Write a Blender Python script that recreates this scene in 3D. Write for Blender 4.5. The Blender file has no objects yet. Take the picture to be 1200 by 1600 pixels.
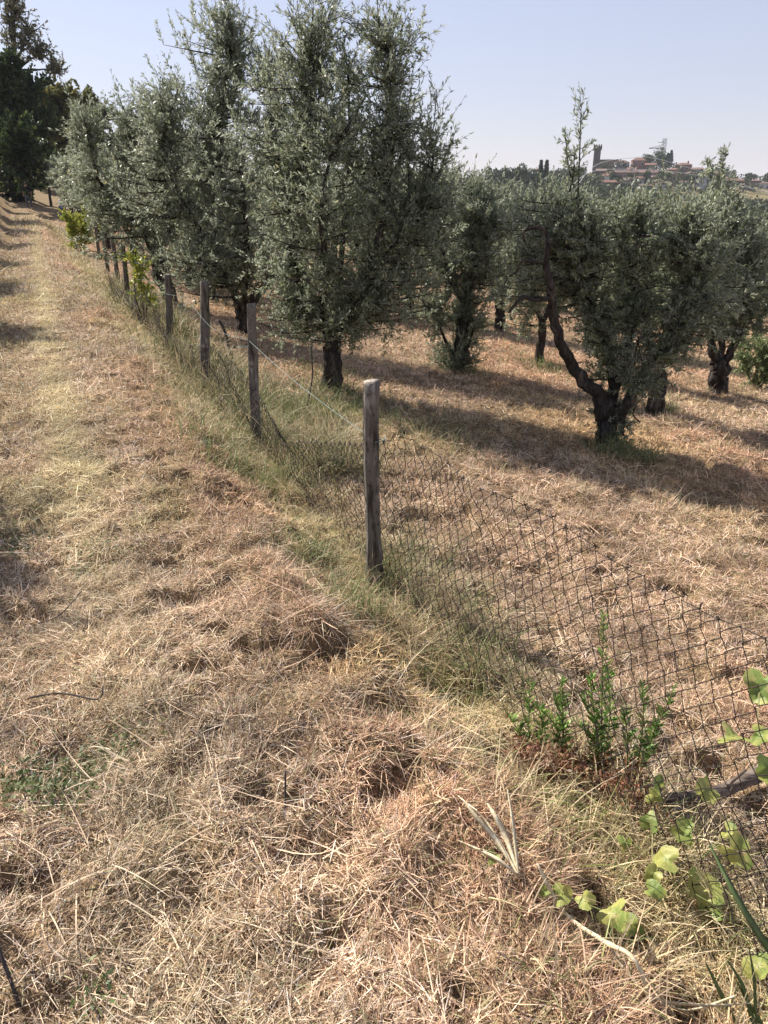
import bpy, math, random
import numpy as np
from mathutils import Vector

sc = bpy.context.scene
# ---------------------------------------------------------------- camera, world, sun, exposure
F = 1155.0 / 1600.0                     # focal length / picture height
PITCH = math.radians(23.4)
EYE = 1.6
cam_d = bpy.data.cameras.new('camera'); cam = bpy.data.objects.new('camera', cam_d)
sc.collection.objects.link(cam); sc.camera = cam
cam.location = (0, 0, EYE); cam.rotation_euler = (math.pi/2 - PITCH, 0, 0)
cam_d.sensor_fit = 'VERTICAL'; cam_d.sensor_height = 24.0; cam_d.lens = 24.0 * F
cam_d.clip_start = 0.05; cam_d.clip_end = 4000

SUN_EL = math.radians(41); SUN_AZ = math.radians(-52)      # azimuth from +Y, negative = left
sun_dir = Vector((math.sin(SUN_AZ)*math.cos(SUN_EL), math.cos(SUN_AZ)*math.cos(SUN_EL), math.sin(SUN_EL)))
sd = bpy.data.lights.new('sun', 'SUN'); sd.energy = 5.0; sd.angle = math.radians(0.55); sd.color = (1.0, 0.93, 0.83)
so = bpy.data.objects.new('sun', sd); sc.collection.objects.link(so)
so.rotation_euler = sun_dir.to_track_quat('Z', 'Y').to_euler(); so.location = (-30, 20, 40)

w = bpy.data.worlds.new('World'); sc.world = w; w.use_nodes = True
wn = w.node_tree.nodes; wl = w.node_tree.links; wn.clear()
sky = wn.new('ShaderNodeTexSky'); sky.sky_type = 'NISHITA'; sky.sun_disc = False
sky.sun_elevation = SUN_EL; sky.sun_rotation = SUN_AZ % (2*math.pi)
sky.air_density = 1.25; sky.dust_density = 0.2; sky.ozone_density = 2.2; sky.altitude = 100
hs = wn.new('ShaderNodeHueSaturation'); hs.inputs['Saturation'].default_value = 0.75; hs.inputs['Value'].default_value = 1.0
tint = wn.new('ShaderNodeMix'); tint.data_type = 'RGBA'; tint.blend_type = 'MULTIPLY'
tint.inputs[0].default_value = 1.0; tint.inputs[7].default_value = (0.97, 0.885, 0.985, 1)
bg = wn.new('ShaderNodeBackground'); bg.inputs['Strength'].default_value = 0.074
wo = wn.new('ShaderNodeOutputWorld')
wl.new(sky.outputs[0], hs.inputs['Color']); wl.new(hs.outputs[0], tint.inputs[6]); 
milky = wn.new('ShaderNodeMix'); milky.data_type = 'RGBA'; milky.inputs[0].default_value = .5; milky.inputs[7].default_value = (3.9, 4.15, 5.3, 1)   # even summer milkiness
wl.new(tint.outputs[2], milky.inputs[6]); wl.new(milky.outputs[2], bg.inputs[0]); wl.new(bg.outputs[0], wo.inputs[0])
sc.view_settings.view_transform = 'Standard'; sc.view_settings.look = 'None'
sc.view_settings.gamma = 1.0; sc.view_settings.exposure = 1.0
sc.cycles.max_bounces = 6; sc.cycles.diffuse_bounces = 3; sc.cycles.transmission_bounces = 4
sc.cycles.transparent_max_bounces = 4; sc.cycles.volume_bounces = 0
sc.cycles.caustics_reflective = False; sc.cycles.caustics_refractive = False

# ---------------------------------------------------------------- helpers
C = sc.collection
rng = np.random.default_rng(7)
CP, SP = math.cos(PITCH), math.sin(PITCH)
def ray(px, py):
    a = (px-600)/1155.0; b = (800-py)/1155.0
    return np.array([a, CP+b*SP, -SP+b*CP])
def at(px, py, y):                       # world point seen at px,py that lies at distance y
    d = ray(px, py); p = d*(y/d[1]); p[2] += EYE; return p

def vnoise(x, y, seed=0):
    x = np.asarray(x, float); y = np.asarray(y, float)
    ix = np.floor(x).astype(np.int64); iy = np.floor(y).astype(np.int64)
    fx = x-ix; fy = y-iy; fx = fx*fx*(3-2*fx); fy = fy*fy*(3-2*fy)
    def h(i, j):
        v = (i*374761393 + j*668265263 + seed*974634777) & 0xffffffff
        v = ((v ^ (v >> 13))*1274126177) & 0xffffffff
        v = v ^ (v >> 16)
        return (v & 0xffffff)/float(0xffffff)
    return ((h(ix, iy)*(1-fx)+h(ix+1, iy)*fx)*(1-fy) + (h(ix, iy+1)*(1-fx)+h(ix+1, iy+1)*fx)*fy)
def fbm(x, y, seed=0, o=3):
    s = 0; a = 0.5; t = 0
    for k in range(o):
        s = s + a*vnoise(x*2**k+17.3*k, y*2**k-9.1*k, seed+k); t += a; a *= .5
    return s/t
def sm(v, a, b):
    t = np.clip((np.asarray(v, float)-a)/(b-a), 0, 1); return t*t*(3-2*t)

TH = math.radians(24.8); CT, ST = math.cos(TH), math.sin(TH)
N0 = 3.2*ST
def to_ns(x, y): return CT*x+ST*y-N0, -ST*x+CT*y        # n: to the right of the fence, s: along it
def from_ns(n, s): n = n+N0; return CT*n-ST*s, ST*n+CT*s
PN = [-60, -12, -4, -2.2, -1.7, -0.75, -0.5, -0.1, 0.25, 2, 20, 60, 150, 400]
PZ = [2.0, 0.5, 0.12, 0.04, 0.0, 0.03, 0.06, -0.17, -0.24, -0.47, -2.8, -5.4, -8, -8]
bumps = []                                # x, y, radius, height
def base_h(x, y):
    n, s = to_ns(x, y)
    wob = (fbm(s*0.7, n*0.2, 5)-.5)*0.25*sm(np.abs(n), 12, 6)
    z = np.interp(n+wob, PN, PZ)
    near = sm(n, 18, 4)
    z = z + near*(0.5*sm(s, 20, 52) + 1.9*sm(s, 54, 80) + 4*sm(s, 80, 150))
    z = z + 0.75*sm(s, 14, 32)*sm(-n, 1.75, 2.5)*sm(-n, 40, 20)
    z = z + 21.5*np.exp(-((x-152)/105)**2-((y-475)/85)**2) + 13*np.exp(-((x+10)/95)**2-((y-330)/70)**2) + 6*np.exp(-((x-90)/60)**2-((y-360)/60)**2)
    z = z + 30*sm(np.hypot(x, y), 550, 1500)*fbm(x/300, y/300, 9)
    return z
def gh(x, y):
    x = np.asarray(x, float); y = np.asarray(y, float)
    z = base_h(x, y)
    r = np.hypot(x, y); n, s = to_ns(x, y)
    f = sm(r, 22, 10)
    rough = 1.0 + 0.5*np.exp(-((n+0.35)/.45)**2)
    z = z + f*rough*((fbm(x/.9, y/.9, 31)-.5)*.07 + (fbm(x/.20, y/.20, 33, 2)-.5)*.07 - .075*sm(fbm(x/.17+3, y/.13, 37, 3), .58, .72)*(1-.85*np.exp(-((n+1.3)/.3)**2))) + sm(r, 9, 5)*(fbm(x/.08, y/.08, 35, 2)-.5)*.042
    z = z + (1-f)*(fbm(x/2.5, y/2.5, 41)-.5)*.25
    for bx, by, br, bh in bumps:
        m = (np.abs(x-bx) < 3*br) & (np.abs(y-by) < 3*br)
        if np.any(m):
            z = z + np.where(m, bh*np.exp(-((x-bx)**2+(y-by)**2)/br**2), 0)
    return z
def ground(px, py):                       # where the ray through px,py meets the ground
    d = ray(px, py); t = 0.5; o = np.array([0, 0, EYE])
    while t < 900:
        p = o+d*t
        if p[2] < base_h(p[0], p[1]): break
        t += max(.01, t*.005)
    return p
for px, py, r, h in [(470, 965, .16, .10), (520, 985, .12, .08), (500, 1040, .13, -.09), (420, 870, .10, .07), (290, 800, .08, -.09),
                     (235, 640, .13, -.09), (250, 625, .12, .06), (700, 1085, .13, -.16), (590, 1120, .12, -.09), (600, 1080, .14, .07), (620, 1170, .15, .06),
                     (320, 1400, .11, -.05), (440, 1180, .10, -.06), (400, 1140, .12, .06), (400, 680, .15, .06), (330, 700, .12, .06), (660, 1010, .13, .08),
                     (480, 1110, .13, .06), (200, 1380, .12, .04), (100, 1215, .1, -.05), (150, 660, .1, .05), (350, 930, .1, -.05), (760, 1150, .12, .07)]:
    p = ground(px, py); bumps.append((p[0], p[1], r*.8, h*(.34 if h > 0 else .9)))

# ---- materials
def mat(name, col=(.5, .5, .5), rough=.8, attr=False, trans=0.0, spec=.3, noise=None, bump=None, back=None, coord='Object'):
    m = bpy.data.materials.new(name); m.use_nodes = True; nt = m.node_tree; N = nt.nodes; L = nt.links; N.clear()
    out = N.new('ShaderNodeOutputMaterial'); b = N.new('ShaderNodeBsdfPrincipled')
    b.inputs['Roughness'].default_value = rough; b.inputs['Specular IOR Level'].default_value = spec
    colout = None
    if attr:
        a = N.new('ShaderNodeAttribute'); a.attribute_name = 'col'; colout = a.outputs['Color']
    tc = N.new('ShaderNodeTexCoord')
    if noise:                              # (scale, colour2, low, high[, stretch])
        for spec_n in (noise if isinstance(noise, list) else [noise]):
            scale, c2, lo, hi = spec_n[:4]
            nz = N.new('ShaderNodeTexNoise'); nz.inputs['Scale'].default_value = scale; nz.inputs['Detail'].default_value = 6
            nz.inputs['Roughness'].default_value = .65
            mp = N.new('ShaderNodeMapping'); mp.inputs['Scale'].default_value = spec_n[4] if len(spec_n) > 4 else (1, 1, 1)
            L.new(tc.outputs[coord], mp.inputs[0]); L.new(mp.outputs[0], nz.inputs['Vector'])
            r = N.new('ShaderNodeMapRange'); r.inputs[1].default_value = lo; r.inputs[2].default_value = hi; L.new(nz.outputs[0], r.inputs[0])
            mx = N.new('ShaderNodeMix'); mx.data_type = 'RGBA'; L.new(r.outputs[0], mx.inputs[0])
            if colout is not None: L.new(colout, mx.inputs[6])
            else: mx.inputs[6].default_value = (*col, 1)
            mx.inputs[7].default_value = (*c2, 1); colout = mx.outputs[2]
    if back is not None:                   # the pale underside of a leaf
        g = N.new('ShaderNodeNewGeometry'); mx = N.new('ShaderNodeMix'); mx.data_type = 'RGBA'
        L.new(g.outputs['Backfacing'], mx.inputs[0])
        if colout is not None: L.new(colout, mx.inputs[6])
        else: mx.inputs[6].default_value = (*col, 1)
        mul = N.new('ShaderNodeMix'); mul.data_type = 'RGBA'; mul.inputs[0].default_value = .65
        if colout is not None: L.new(colout, mul.inputs[6])
        mul.inputs[7].default_value = (*back, 1); L.new(mul.outputs[2], mx.inputs[7]); colout = mx.outputs[2]
    if colout is not None: L.new(colout, b.inputs['Base Color'])
    else: b.inputs['Base Color'].default_value = (*col, 1)
    if bump:                               # (scale, strength, distance[, stretch])
        nz = N.new('ShaderNodeTexNoise'); nz.inputs['Scale'].default_value = bump[0]; nz.inputs['Detail'].default_value = 5
        mp = N.new('ShaderNodeMapping'); mp.inputs['Scale'].default_value = bump[3] if len(bump) > 3 else (1, 1, 1)
        L.new(tc.outputs[coord], mp.inputs[0]); L.new(mp.outputs[0], nz.inputs['Vector'])
        bp = N.new('ShaderNodeBump'); bp.inputs['Strength'].default_value = bump[1]; bp.inputs['Distance'].default_value = bump[2]
        L.new(nz.outputs[0], bp.inputs['Height']); L.new(bp.outputs[0], b.inputs['Normal'])
    if trans > 0:
        t = N.new('ShaderNodeBsdfTranslucent'); ms = N.new('ShaderNodeMixShader'); ms.inputs[0].default_value = trans
        if colout is not None: L.new(colout, t.inputs[0])
        else: t.inputs[0].default_value = (*col, 1)
        L.new(b.outputs[0], ms.inputs[1]); L.new(t.outputs[0], ms.inputs[2]); L.new(ms.outputs[0], out.inputs[0])
    else: L.new(b.outputs[0], out.inputs[0])
    return m

M = {}
M['soil'] = mat('thatch', (.27, .19, .12), .95, attr=True, spec=.1, noise=[(14, (.10, .068, .042), .50, .68), (60, (.36, .27, .17), .52, .8)], bump=(90, .8, .03))
M['straw'] = mat('straw', attr=True, rough=.65, trans=.22, spec=.25)
M['grass'] = mat('grass_blade', attr=True, rough=.55, trans=.3, spec=.3)
M['olive'] = mat('olive_leaf', attr=True, rough=.42, trans=.42, spec=.42, back=(.38, .41, .34))
M['leaf'] = mat('broad_leaf', attr=True, rough=.5, trans=.3, spec=.35)
M['bark'] = mat('olive_bark', (.055, .046, .04), .95, spec=.1, noise=[(12, (.17, .15, .125), .5, .7, (1, 1, .3)), (40, (.02, .017, .015), .5, .62, (1, 1, .25))], bump=(30, 1.0, .06, (1, 1, .25)))
M['wood'] = mat('weathered_wood', (.155, .14, .12), .95, spec=.1, noise=[(34, (.05, .042, .036), .50, .62, (1, 1, .12)), (14, (.38, .35, .31), .54, .68, (1, 1, .35)), (55, (.05, .042, .035), .56, .66, (1, 1, .5))], bump=(55, 1, .02, (1, 1, .10)))
M['cutwood'] = mat('sawn_wood_end', (.33, .29, .24), .9, noise=(60, (.12, .10, .08), .45, .6))
M['rust'] = mat('rusty_wire', (.030, .024, .023), .7, spec=.3, noise=(30, (.085, .05, .032), .5, .7))
M['teal'] = mat('galvanised_wire', (.12, .18, .17), .5, spec=.5, noise=(40, (.35, .42, .42), .5, .7))

def link(name, me, m=None, parent=None, loc=None):
    o = bpy.data.objects.new(name, me); C.objects.link(o)
    if m is not None and me is not None:
        for q in (m if isinstance(m, (list, tuple)) else [m]): me.materials.append(q)
    if loc is not None: o.location = loc
    if parent is not None: o.parent = parent
    return o
def tag(o, label=None, cat=None, group=None, kind=None):
    if label: o['label'] = label
    if cat: o['category'] = cat
    if group: o['group'] = group
    if kind: o['kind'] = kind
    return o
def thing(name, label, cat, loc=(0, 0, 0), group=None, rz=0):
    o = bpy.data.objects.new(name, None); C.objects.link(o); o.location = loc; o.rotation_euler = (0, 0, rz)
    o.empty_display_size = .2
    return tag(o, label, cat, group)
def raw_mesh(name, V, faces_flat, k, col=None, smooth=False):
    """V (n,3), faces_flat (m,k) index array"""
    me = bpy.data.meshes.new(name); V = np.ascontiguousarray(V, np.float32); Fa = np.ascontiguousarray(faces_flat, np.int32)
    me.vertices.add(len(V)); me.vertices.foreach_set('co', V.ravel())
    me.loops.add(Fa.size); me.loops.foreach_set('vertex_index', Fa.ravel())
    me.polygons.add(len(Fa)); me.polygons.foreach_set('loop_start', np.arange(0, Fa.size, k, dtype=np.int32))
    if smooth: me.polygons.foreach_set('use_smooth', np.ones(len(Fa), bool))
    me.update(calc_edges=True)
    if col is not None:
        a = me.attributes.new('col', 'FLOAT_COLOR', 'POINT')
        c4 = np.ones((len(V), 4), np.float32); c4[:, :3] = col; a.data.foreach_set('color', c4.ravel())
    return me

def strips(name, P, head, L, W, pitch, curl, roll, col, segs=2, taper=.35):
    """ribbons: each starts at P, heads off along 'head', rises at 'pitch' and bends by 'curl' over its length"""
    n = len(P); pts = [P]; cur = P.copy()
    hx, hy = np.cos(head), np.sin(head); dirs = []
    for k in range(segs):
        a = pitch+curl*(k+.5)/segs
        d = np.stack([hx*np.cos(a), hy*np.cos(a), np.sin(a)], 1); dirs.append(d)
        cur = cur+d*(L/segs)[:, None]; pts.append(cur)
    dirs.append(dirs[-1])
    V = np.empty((n, segs+1, 2, 3), np.float32)
    side0 = np.stack([-hy, hx, np.zeros(n)], 1)
    for k in range(segs+1):
        d = dirs[k]; up = np.cross(d, side0)
        s = side0*np.cos(roll)[:, None]+up*np.sin(roll)[:, None]
        t = k/segs; wk = W*(1-(1-taper)*t**1.5)*.5
        V[:, k, 0] = pts[k]-s*wk[:, None]; V[:, k, 1] = pts[k]+s*wk[:, None]
    base = (np.arange(n)*(segs+1)*2)[:, None, None]
    q = np.array([[2*k, 2*k+1, 2*k+3, 2*k+2] for k in range(segs)])[None]
    Fa = (base+q).reshape(-1, 4)
    cc = np.repeat(col, (segs+1)*2, axis=0)
    return raw_mesh(name, V.reshape(-1, 3), Fa, 4, cc)

class Geo:                                 # collects tubes / polygons into one mesh
    def __init__(s): s.V = []; s.F = []; s.n = 0; s.mi = []
    def tube(s, pts, rad, sides=6, jit=0, cap=True, mi=0):
        pts = np.asarray(pts, float); rad = np.broadcast_to(np.asarray(rad, float), (len(pts),))
        T = np.gradient(pts, axis=0); T /= np.linalg.norm(T, axis=1)[:, None]+1e-9
        ref = np.array([0, 0, 1.]) if abs(T[0][2]) < .9 else np.array([1., 0, 0])
        A = np.cross(ref, T[0]); A /= np.linalg.norm(A)+1e-9
        ang = np.linspace(0, 2*math.pi, sides, endpoint=False)
        for i in range(len(pts)):
            A = A-T[i]*np.dot(A, T[i]); A /= np.linalg.norm(A)+1e-9; B = np.cross(T[i], A)
            rr = rad[i]*(1+jit*(rng.random(sides)-.5)) if jit else rad[i]*np.ones(sides)
            s.V.append(pts[i]+np.outer(np.cos(ang)*rr, A)+np.outer(np.sin(ang)*rr, B))
        for i in range(len(pts)-1):
            a = s.n+i*sides; b = a+sides
            for j in range(sides):
                k = (j+1) % sides; s.F.append((a+j, a+k, b+k, b+j)); s.mi.append(mi)
        if cap and sides > 2:
            s.F.append(tuple(s.n+(len(pts)-1)*sides+j for j in range(sides))); s.mi.append(mi)
            s.F.append(tuple(s.n+sides-1-j for j in range(sides))); s.mi.append(mi)
        s.n += len(pts)*sides
    def poly(s, verts, mi=0):
        s.V.append(np.asarray(verts, float)); s.F.append(tuple(range(s.n, s.n+len(verts)))); s.n += len(verts); s.mi.append(mi)
    def box(s, x0, x1, y0, y1, z0, z1, mi=0):
        v = [(x0, y0, z0), (x1, y0, z0), (x1, y1, z0), (x0, y1, z0), (x0, y0, z1), (x1, y0, z1), (x1, y1, z1), (x0, y1, z1)]
        s.V.append(np.array(v, float))
        for f in [(0, 3, 2, 1), (4, 5, 6, 7), (0, 1, 5, 4), (1, 2, 6, 5), (2, 3, 7, 6), (3, 0, 4, 7)]:
            s.F.append(tuple(s.n+i for i in f)); s.mi.append(mi)
        s.n += 8
    def mesh(s, name, smooth=True):
        me = bpy.data.meshes.new(name); V = np.concatenate(s.V)
        me.from_pydata(V.tolist(), [], s.F)
        me.polygons.foreach_set('use_smooth', np.full(len(s.F), smooth)); me.polygons.foreach_set('material_index', s.mi); me.update()
        return me

def pal(n, cols, wts, var=.18):
    cols = np.array(cols); wts = np.array(wts, float)/sum(wts)
    c = cols[rng.choice(len(cols), n, p=wts)]
    return c*(1+var*(rng.standard_normal(n)[:, None])).clip(.4, 1.7)

# ---------------------------------------------------------------- ground sheet
def axis(c, lo, hi, dt, a):
    t0, t1 = math.asinh((lo-c)/a), math.asinh((hi-c)/a)
    return c+a*np.sinh(np.linspace(t0, t1, int((t1-t0)/dt)))
xs = axis(0, -1500, 1600, .019, .9); ys = axis(2.2, -60, 2200, .019, .9)
X, Y = np.meshgrid(xs, ys); Z = gh(X, Y)
V = np.stack([X, Y, Z], -1).reshape(-1, 3)
nx, ny = len(xs), len(ys); i = np.arange(nx-1)[None]+np.arange(ny-1)[:, None]*nx
Fa = np.stack([i, i+1, i+1+nx, i+nx], -1).reshape(-1, 4)
n_, s_ = to_ns(V[:, 0], V[:, 1]); r_ = np.hypot(V[:, 0], V[:, 1])
gw = sm(r_, 45, 110)[:, None]; fl = sm(fbm(V[:, 0]/45, V[:, 1]/45, 51), .42, .55)[:, None]
gcol = np.array([.27, .19, .11])*(1-gw) + gw*(np.array([.055, .075, .03])*fl + np.array([.21, .18, .09])*(1-fl))
me = raw_mesh('ground', V, Fa, 4, gcol, smooth=True)
tag(link('ground', me, M['soil']), kind='structure')

# ---------------------------------------------------------------- straw and grass on the ground
STRAW = [(.74, .61, .44), (.62, .48, .34), (.46, .33, .22), (.25, .165, .105), (.64, .58, .50), (.35, .35, .20), (.09, .065, .045)]
def fan(density, r0, r1, a0=-46, a1=46):
    """points round the camera, density(r) per square metre"""
    rr = np.exp(np.linspace(math.log(r0), math.log(r1), 200)); out = []
    da = math.radians(a1-a0)
    area = density(rr[:-1])*da*.5*(rr[1:]**2-rr[:-1]**2)
    for k in range(199):
        m = rng.poisson(area[k])
        r = np.sqrt(rng.uniform(rr[k]**2, rr[k+1]**2, m)); t = math.radians(a0)+rng.random(m)*da
        out.append(np.stack([r*np.sin(t), r*np.cos(t)], 1))
    return np.concatenate(out)
def zonecol(x, y, c):
    """colour zones of the mown grass: reddish edge of the path, greener verge, paler wheel track"""
    n, s = to_ns(x, y)
    red = np.exp(-((n+.45)/.35)**2)*sm(fbm(x/1.6, y/1.6, 61), .32, .6)*.8 + sm(n, .3, 1.2)*sm(fbm(x/2.2, y/2.2, 67), .42, .62)*.6
    grn = np.exp(-((n+.02)/.28)**2)*.45 + sm(fbm(x/.7, y/.7, 63), .58, .72)*.42*sm(n, .6, -.3) + sm(fbm(x/3, y/3, 69), .58, .7)*.3
    c = c*(1-red[:, None]*.8) + c*np.array([1.06, .84, .74])*red[:, None]*.8
    c = c*(1-grn[:, None]) + c*np.array([.78, .92, .55])*grn[:, None]
    tr = np.exp(-((n+1.28-.02*np.clip(s-8, 0, 40))/.17)**2)+.6*np.exp(-((n+2.7)/.2)**2); tr = tr*(.25+.75*sm(s, 2, 6))
    c = c*(1-tr[:, None]*.75)+np.array([.66, .60, .36])*tr[:, None]*.75
    tr2 = np.exp(-((n+1.75)/.2)**2)*sm(s, 4, 7)*.45; c = c*(1-tr2[:, None])+c*np.array([.7, .72, .5])*tr2[:, None]
    pk = sm(n, .2, 1)*.35; c = c*(1-pk[:, None])+c*np.array([1.1, .92, .86])*pk[:, None]
    v = .82+.85*(fbm(x/.38, y/.38, 65)-.25)
    return c*np.clip(v, .5, 1.7)[:, None]*np.array([1.03, 1.0, 1.0])
def scatter_straw(name, dens, r0, r1, Lr, Wr, pitch_sd, segs, wexp=.75, upright=0, cols=STRAW, wts=(5, 5, 4, 3, 3.2, 2.2, 2.4), label='', lift=.012):
    p = fan(dens, r0, r1); x, y = p[:, 0], p[:, 1]
    kk_ = rng.random(len(x)) < .42+.58*sm(fbm(x/.16+7, y/.16, 77, 2), .32, .56); x, y = x[kk_], y[kk_]; n = len(x)
    nn, ss = to_ns(x, y); r = np.hypot(x, y)
    sc_ = np.maximum(1, r/3.0)**wexp
    th = fbm(x/.6, y/.6, 71)*math.pi*5
    head = np.where(rng.random(n) < .25, th+rng.normal(0, .5, n), rng.random(n)*2*math.pi)
    L = rng.uniform(*Lr, n)*np.maximum(1, r/4)**.45; W = rng.uniform(*Wr, n)*sc_
    pitch = np.abs(rng.normal(0, pitch_sd, n)) if not upright else rng.normal(upright, .35, n)
    curl = rng.normal(-.35, .5, n)
    P = np.stack([x, y, gh(x, y)+rng.uniform(-.006, lift, n)], 1)
    c = zonecol(x, y, pal(n, cols, wts))
    me = strips(name, P, head, L, W, pitch, curl, rng.normal(0, .6, n), c, segs)
    return tag(link(name, me, M['straw']), kind='stuff')
scatter_straw('cut_straw', lambda r: np.where(r < 3, 15000*np.clip(1.9/r, 1, 1.6), 15000*(3/r)**1.75), .5, 45, (.025, .085), (.0014, .0032), .34, 2)
scatter_straw('stubble', lambda r: np.where(r < 3, 6500, 6500*(3/r)**1.75), .5, 45, (.02, .065), (.0016, .0034), .5, 2, upright=.95,
              wts=(3, 4, 4, 3, 2, 4, 2))
scatter_straw('loose_long_straw', lambda r: np.where(r < 3, 300, 150*(3/r)**1.6), .5, 30, (.09, .25), (.002, .0042), .13, 5, cols=STRAW[:3]+[(.60, .52, .38)], wts=(5, 3, 1.5, 4), lift=.03)

scatter_straw('chaff', lambda r: np.where(r < 2.2, 16000, 16000*(2.2/r)**3), .5, 6, (.008, .03), (.0018, .004), .3, 1, wts=(4, 4, 4, 3, 3, 1, 3), lift=.006)

def patch(name, pts, Lr, Wr, up, spread, cols, wts, segs=4, matn='grass', sub=None, curl=(-1.1, .5), headb=None, kind='stuff', hspread=.5):
    """blades rooted at the xy points"""
    x, y = pts[:, 0], pts[:, 1]; n = len(x)
    head = rng.random(n)*2*math.pi if headb is None else rng.normal(headb, hspread, n)
    P = np.stack([x, y, gh(x, y)-.01], 1)
    L = rng.uniform(*Lr, n)*(.6+.8*fbm(x/.4, y/.4, 81)); W = rng.uniform(*Wr, n)*np.maximum(1, np.hypot(x, y)/4)**.8
    me = strips(name, P, head, L, W, rng.normal(up, spread, n), rng.normal(*curl, n), rng.normal(0, .7, n), pal(n, cols, wts), segs, taper=.12)
    return tag(link(name, me, M[matn]), kind=kind)
def along(n_rng, s_rng, dens_fn, N):
    s = s_rng[0]+(s_rng[1]-s_rng[0])*rng.random(N)**1.6; n = rng.normal((n_rng[0]+n_rng[1])/2, (n_rng[1]-n_rng[0])/2.4, N)
    keep = rng.random(N) < dens_fn(n, s); x, y = from_ns(n[keep], s[keep]); return np.stack([x, y], 1)
GREEN = [(.20, .25, .075), (.30, .32, .12), (.42, .38, .19), (.55, .45, .27), (.13, .17, .06)]
# greener uncut grass along the fence foot
patch('verge_grass', along((-.38, .25), (.6, 26), lambda n, s: sm(fbm(n/.35, s/.5, 91), .46, .62)*.9+.05, 30000), (.06, .24), (.0022, .0045), .95, .4, GREEN+[(.62, .50, .32)], (1, 1.6, 3, 4, .7, 7))
patch('verge_weeds', np.concatenate([np.stack([(lambda q: q[0])(ground(px, py))+rng.normal(0, .11, 170), ground(px, py)[1]+rng.normal(0, .13, 170)], 1) for px, py in
      [(470, 730), (500, 760), (520, 800), (540, 840), (450, 780), (420, 740), (550, 880), (610, 930), (650, 960), (690, 1000), (730, 1040), (590, 960), (480, 820), (640, 1010)]]), (.10, .34), (.0018, .0036), .95, .45,
      [(.50, .38, .22), (.62, .50, .34), (.34, .33, .15), (.22, .25, .09), (.38, .22, .13)], (4, 5, 3, 2, 2), 5)
patch('tall_fence_grass', along((.1, .7), (4.6, 17), lambda n, s: sm(fbm(n/.5, s/.8, 93), .36, .58)*sm(n, 1.1, .5), 15000), (.18, .52), (.0028, .005), 1.2, .25, [(.12, .15, .06), (.20, .21, .09), (.48, .39, .24), (.09, .11, .045)], (2.5, 3, 6, 1.5))
# combed mats of long cut straw on the lip of the bank
mats = []
for bx, by, br, bh in bumps:
    if bh > 0.02:
        m = int(330*(br/.13)**2*max(.3, min(1, 3/np.hypot(bx, by)))); mats.append(np.stack([bx+rng.normal(0, br*.75, m), by+rng.normal(0, br*.6, m)], 1))
mp_ = np.concatenate(mats)
patch('matted_straw', mp_, (.06, .17), (.0018, .0038), .12, .28, STRAW, (5, 5, 3, 2, 4, 1, 1.5), 4, 'straw', curl=(-.3, .5), headb=-.6, hspread=1.1)
# rough tufts in the field
fx = rng.uniform(-6, 14, 900); fy = rng.uniform(3, 22, 900); fn, fs = to_ns(fx, fy); k = (fn > .9) & (fbm(fx/1.5, fy/1.5, 95) > .52); fx, fy = fx[k], fy[k]
tp = np.concatenate([np.stack([a+rng.normal(0, .07, 60), b+rng.normal(0, .07, 60)], 1) for a, b in zip(fx, fy)])
patch('field_tufts', tp, (.07, .2), (.0022, .004), .9, .45, STRAW[:3]+[(.30, .32, .14)], (4, 4, 3, 3), 3, 'straw')

# ---------------------------------------------------------------- trees
def unit(v): return v/(np.linalg.norm(v)+1e-9)
def smooth_line(pts, k=5):
    pts = np.asarray(pts, float); n = len(pts)
    if n < 3: t = np.linspace(0, 1, k+1)[:, None]; return pts[0]*(1-t)+pts[-1]*t
    out = []
    for i in range(n-1):
        p0 = pts[max(i-1, 0)]; p1 = pts[i]; p2 = pts[i+1]; p3 = pts[min(i+2, n-1)]
        for t in np.linspace(0, 1, k, endpoint=False):
            out.append(.5*((2*p1)+(-p0+p2)*t+(2*p0-5*p1+4*p2-p3)*t*t+(-p0+3*p1-3*p2+p3)*t**3))
    out.append(pts[-1]); return np.array(out)
OLIVE_C = [(.195, .235, .120), (.265, .295, .165), (.140, .175, .085), (.41, .43, .30), (.32, .29, .15)]
OLIVE_W = (5, 4, 4, 2, 1)
def leaves_mesh(name, P, D, L, W, cols, wts, flat=.0, var=.2):
    n = len(P)
    R = rng.standard_normal((n, 3)); R[:, 2] += flat
    D = D/(np.linalg.norm(D, axis=1)[:, None]+1e-9)
    S = np.cross(D, R); S /= np.linalg.norm(S, axis=1)[:, None]+1e-9
    Nn = np.cross(S, D)
    flip = np.where(Nn[:, 2] < 0, -1., 1.)[:, None]; S = S*np.where(rng.random(n) < .85, 1, -1)[:, None]*flip
    Nn = np.cross(S, D)
    V = np.empty((n, 4, 3), np.float32); l = L[:, None]; w_ = W[:, None]*.5
    V[:, 0] = P; V[:, 1] = P+D*l*.5+S*w_+Nn*l*.03; V[:, 2] = P+D*l-Nn*l*.06; V[:, 3] = P+D*l*.5-S*w_+Nn*l*.03
    Fa = np.arange(n*4).reshape(-1, 4)
    c = pal(n, cols, wts, var)
    return raw_mesh(name, V.reshape(-1, 3), Fa, 4, np.repeat(c, 4, axis=0))
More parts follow.
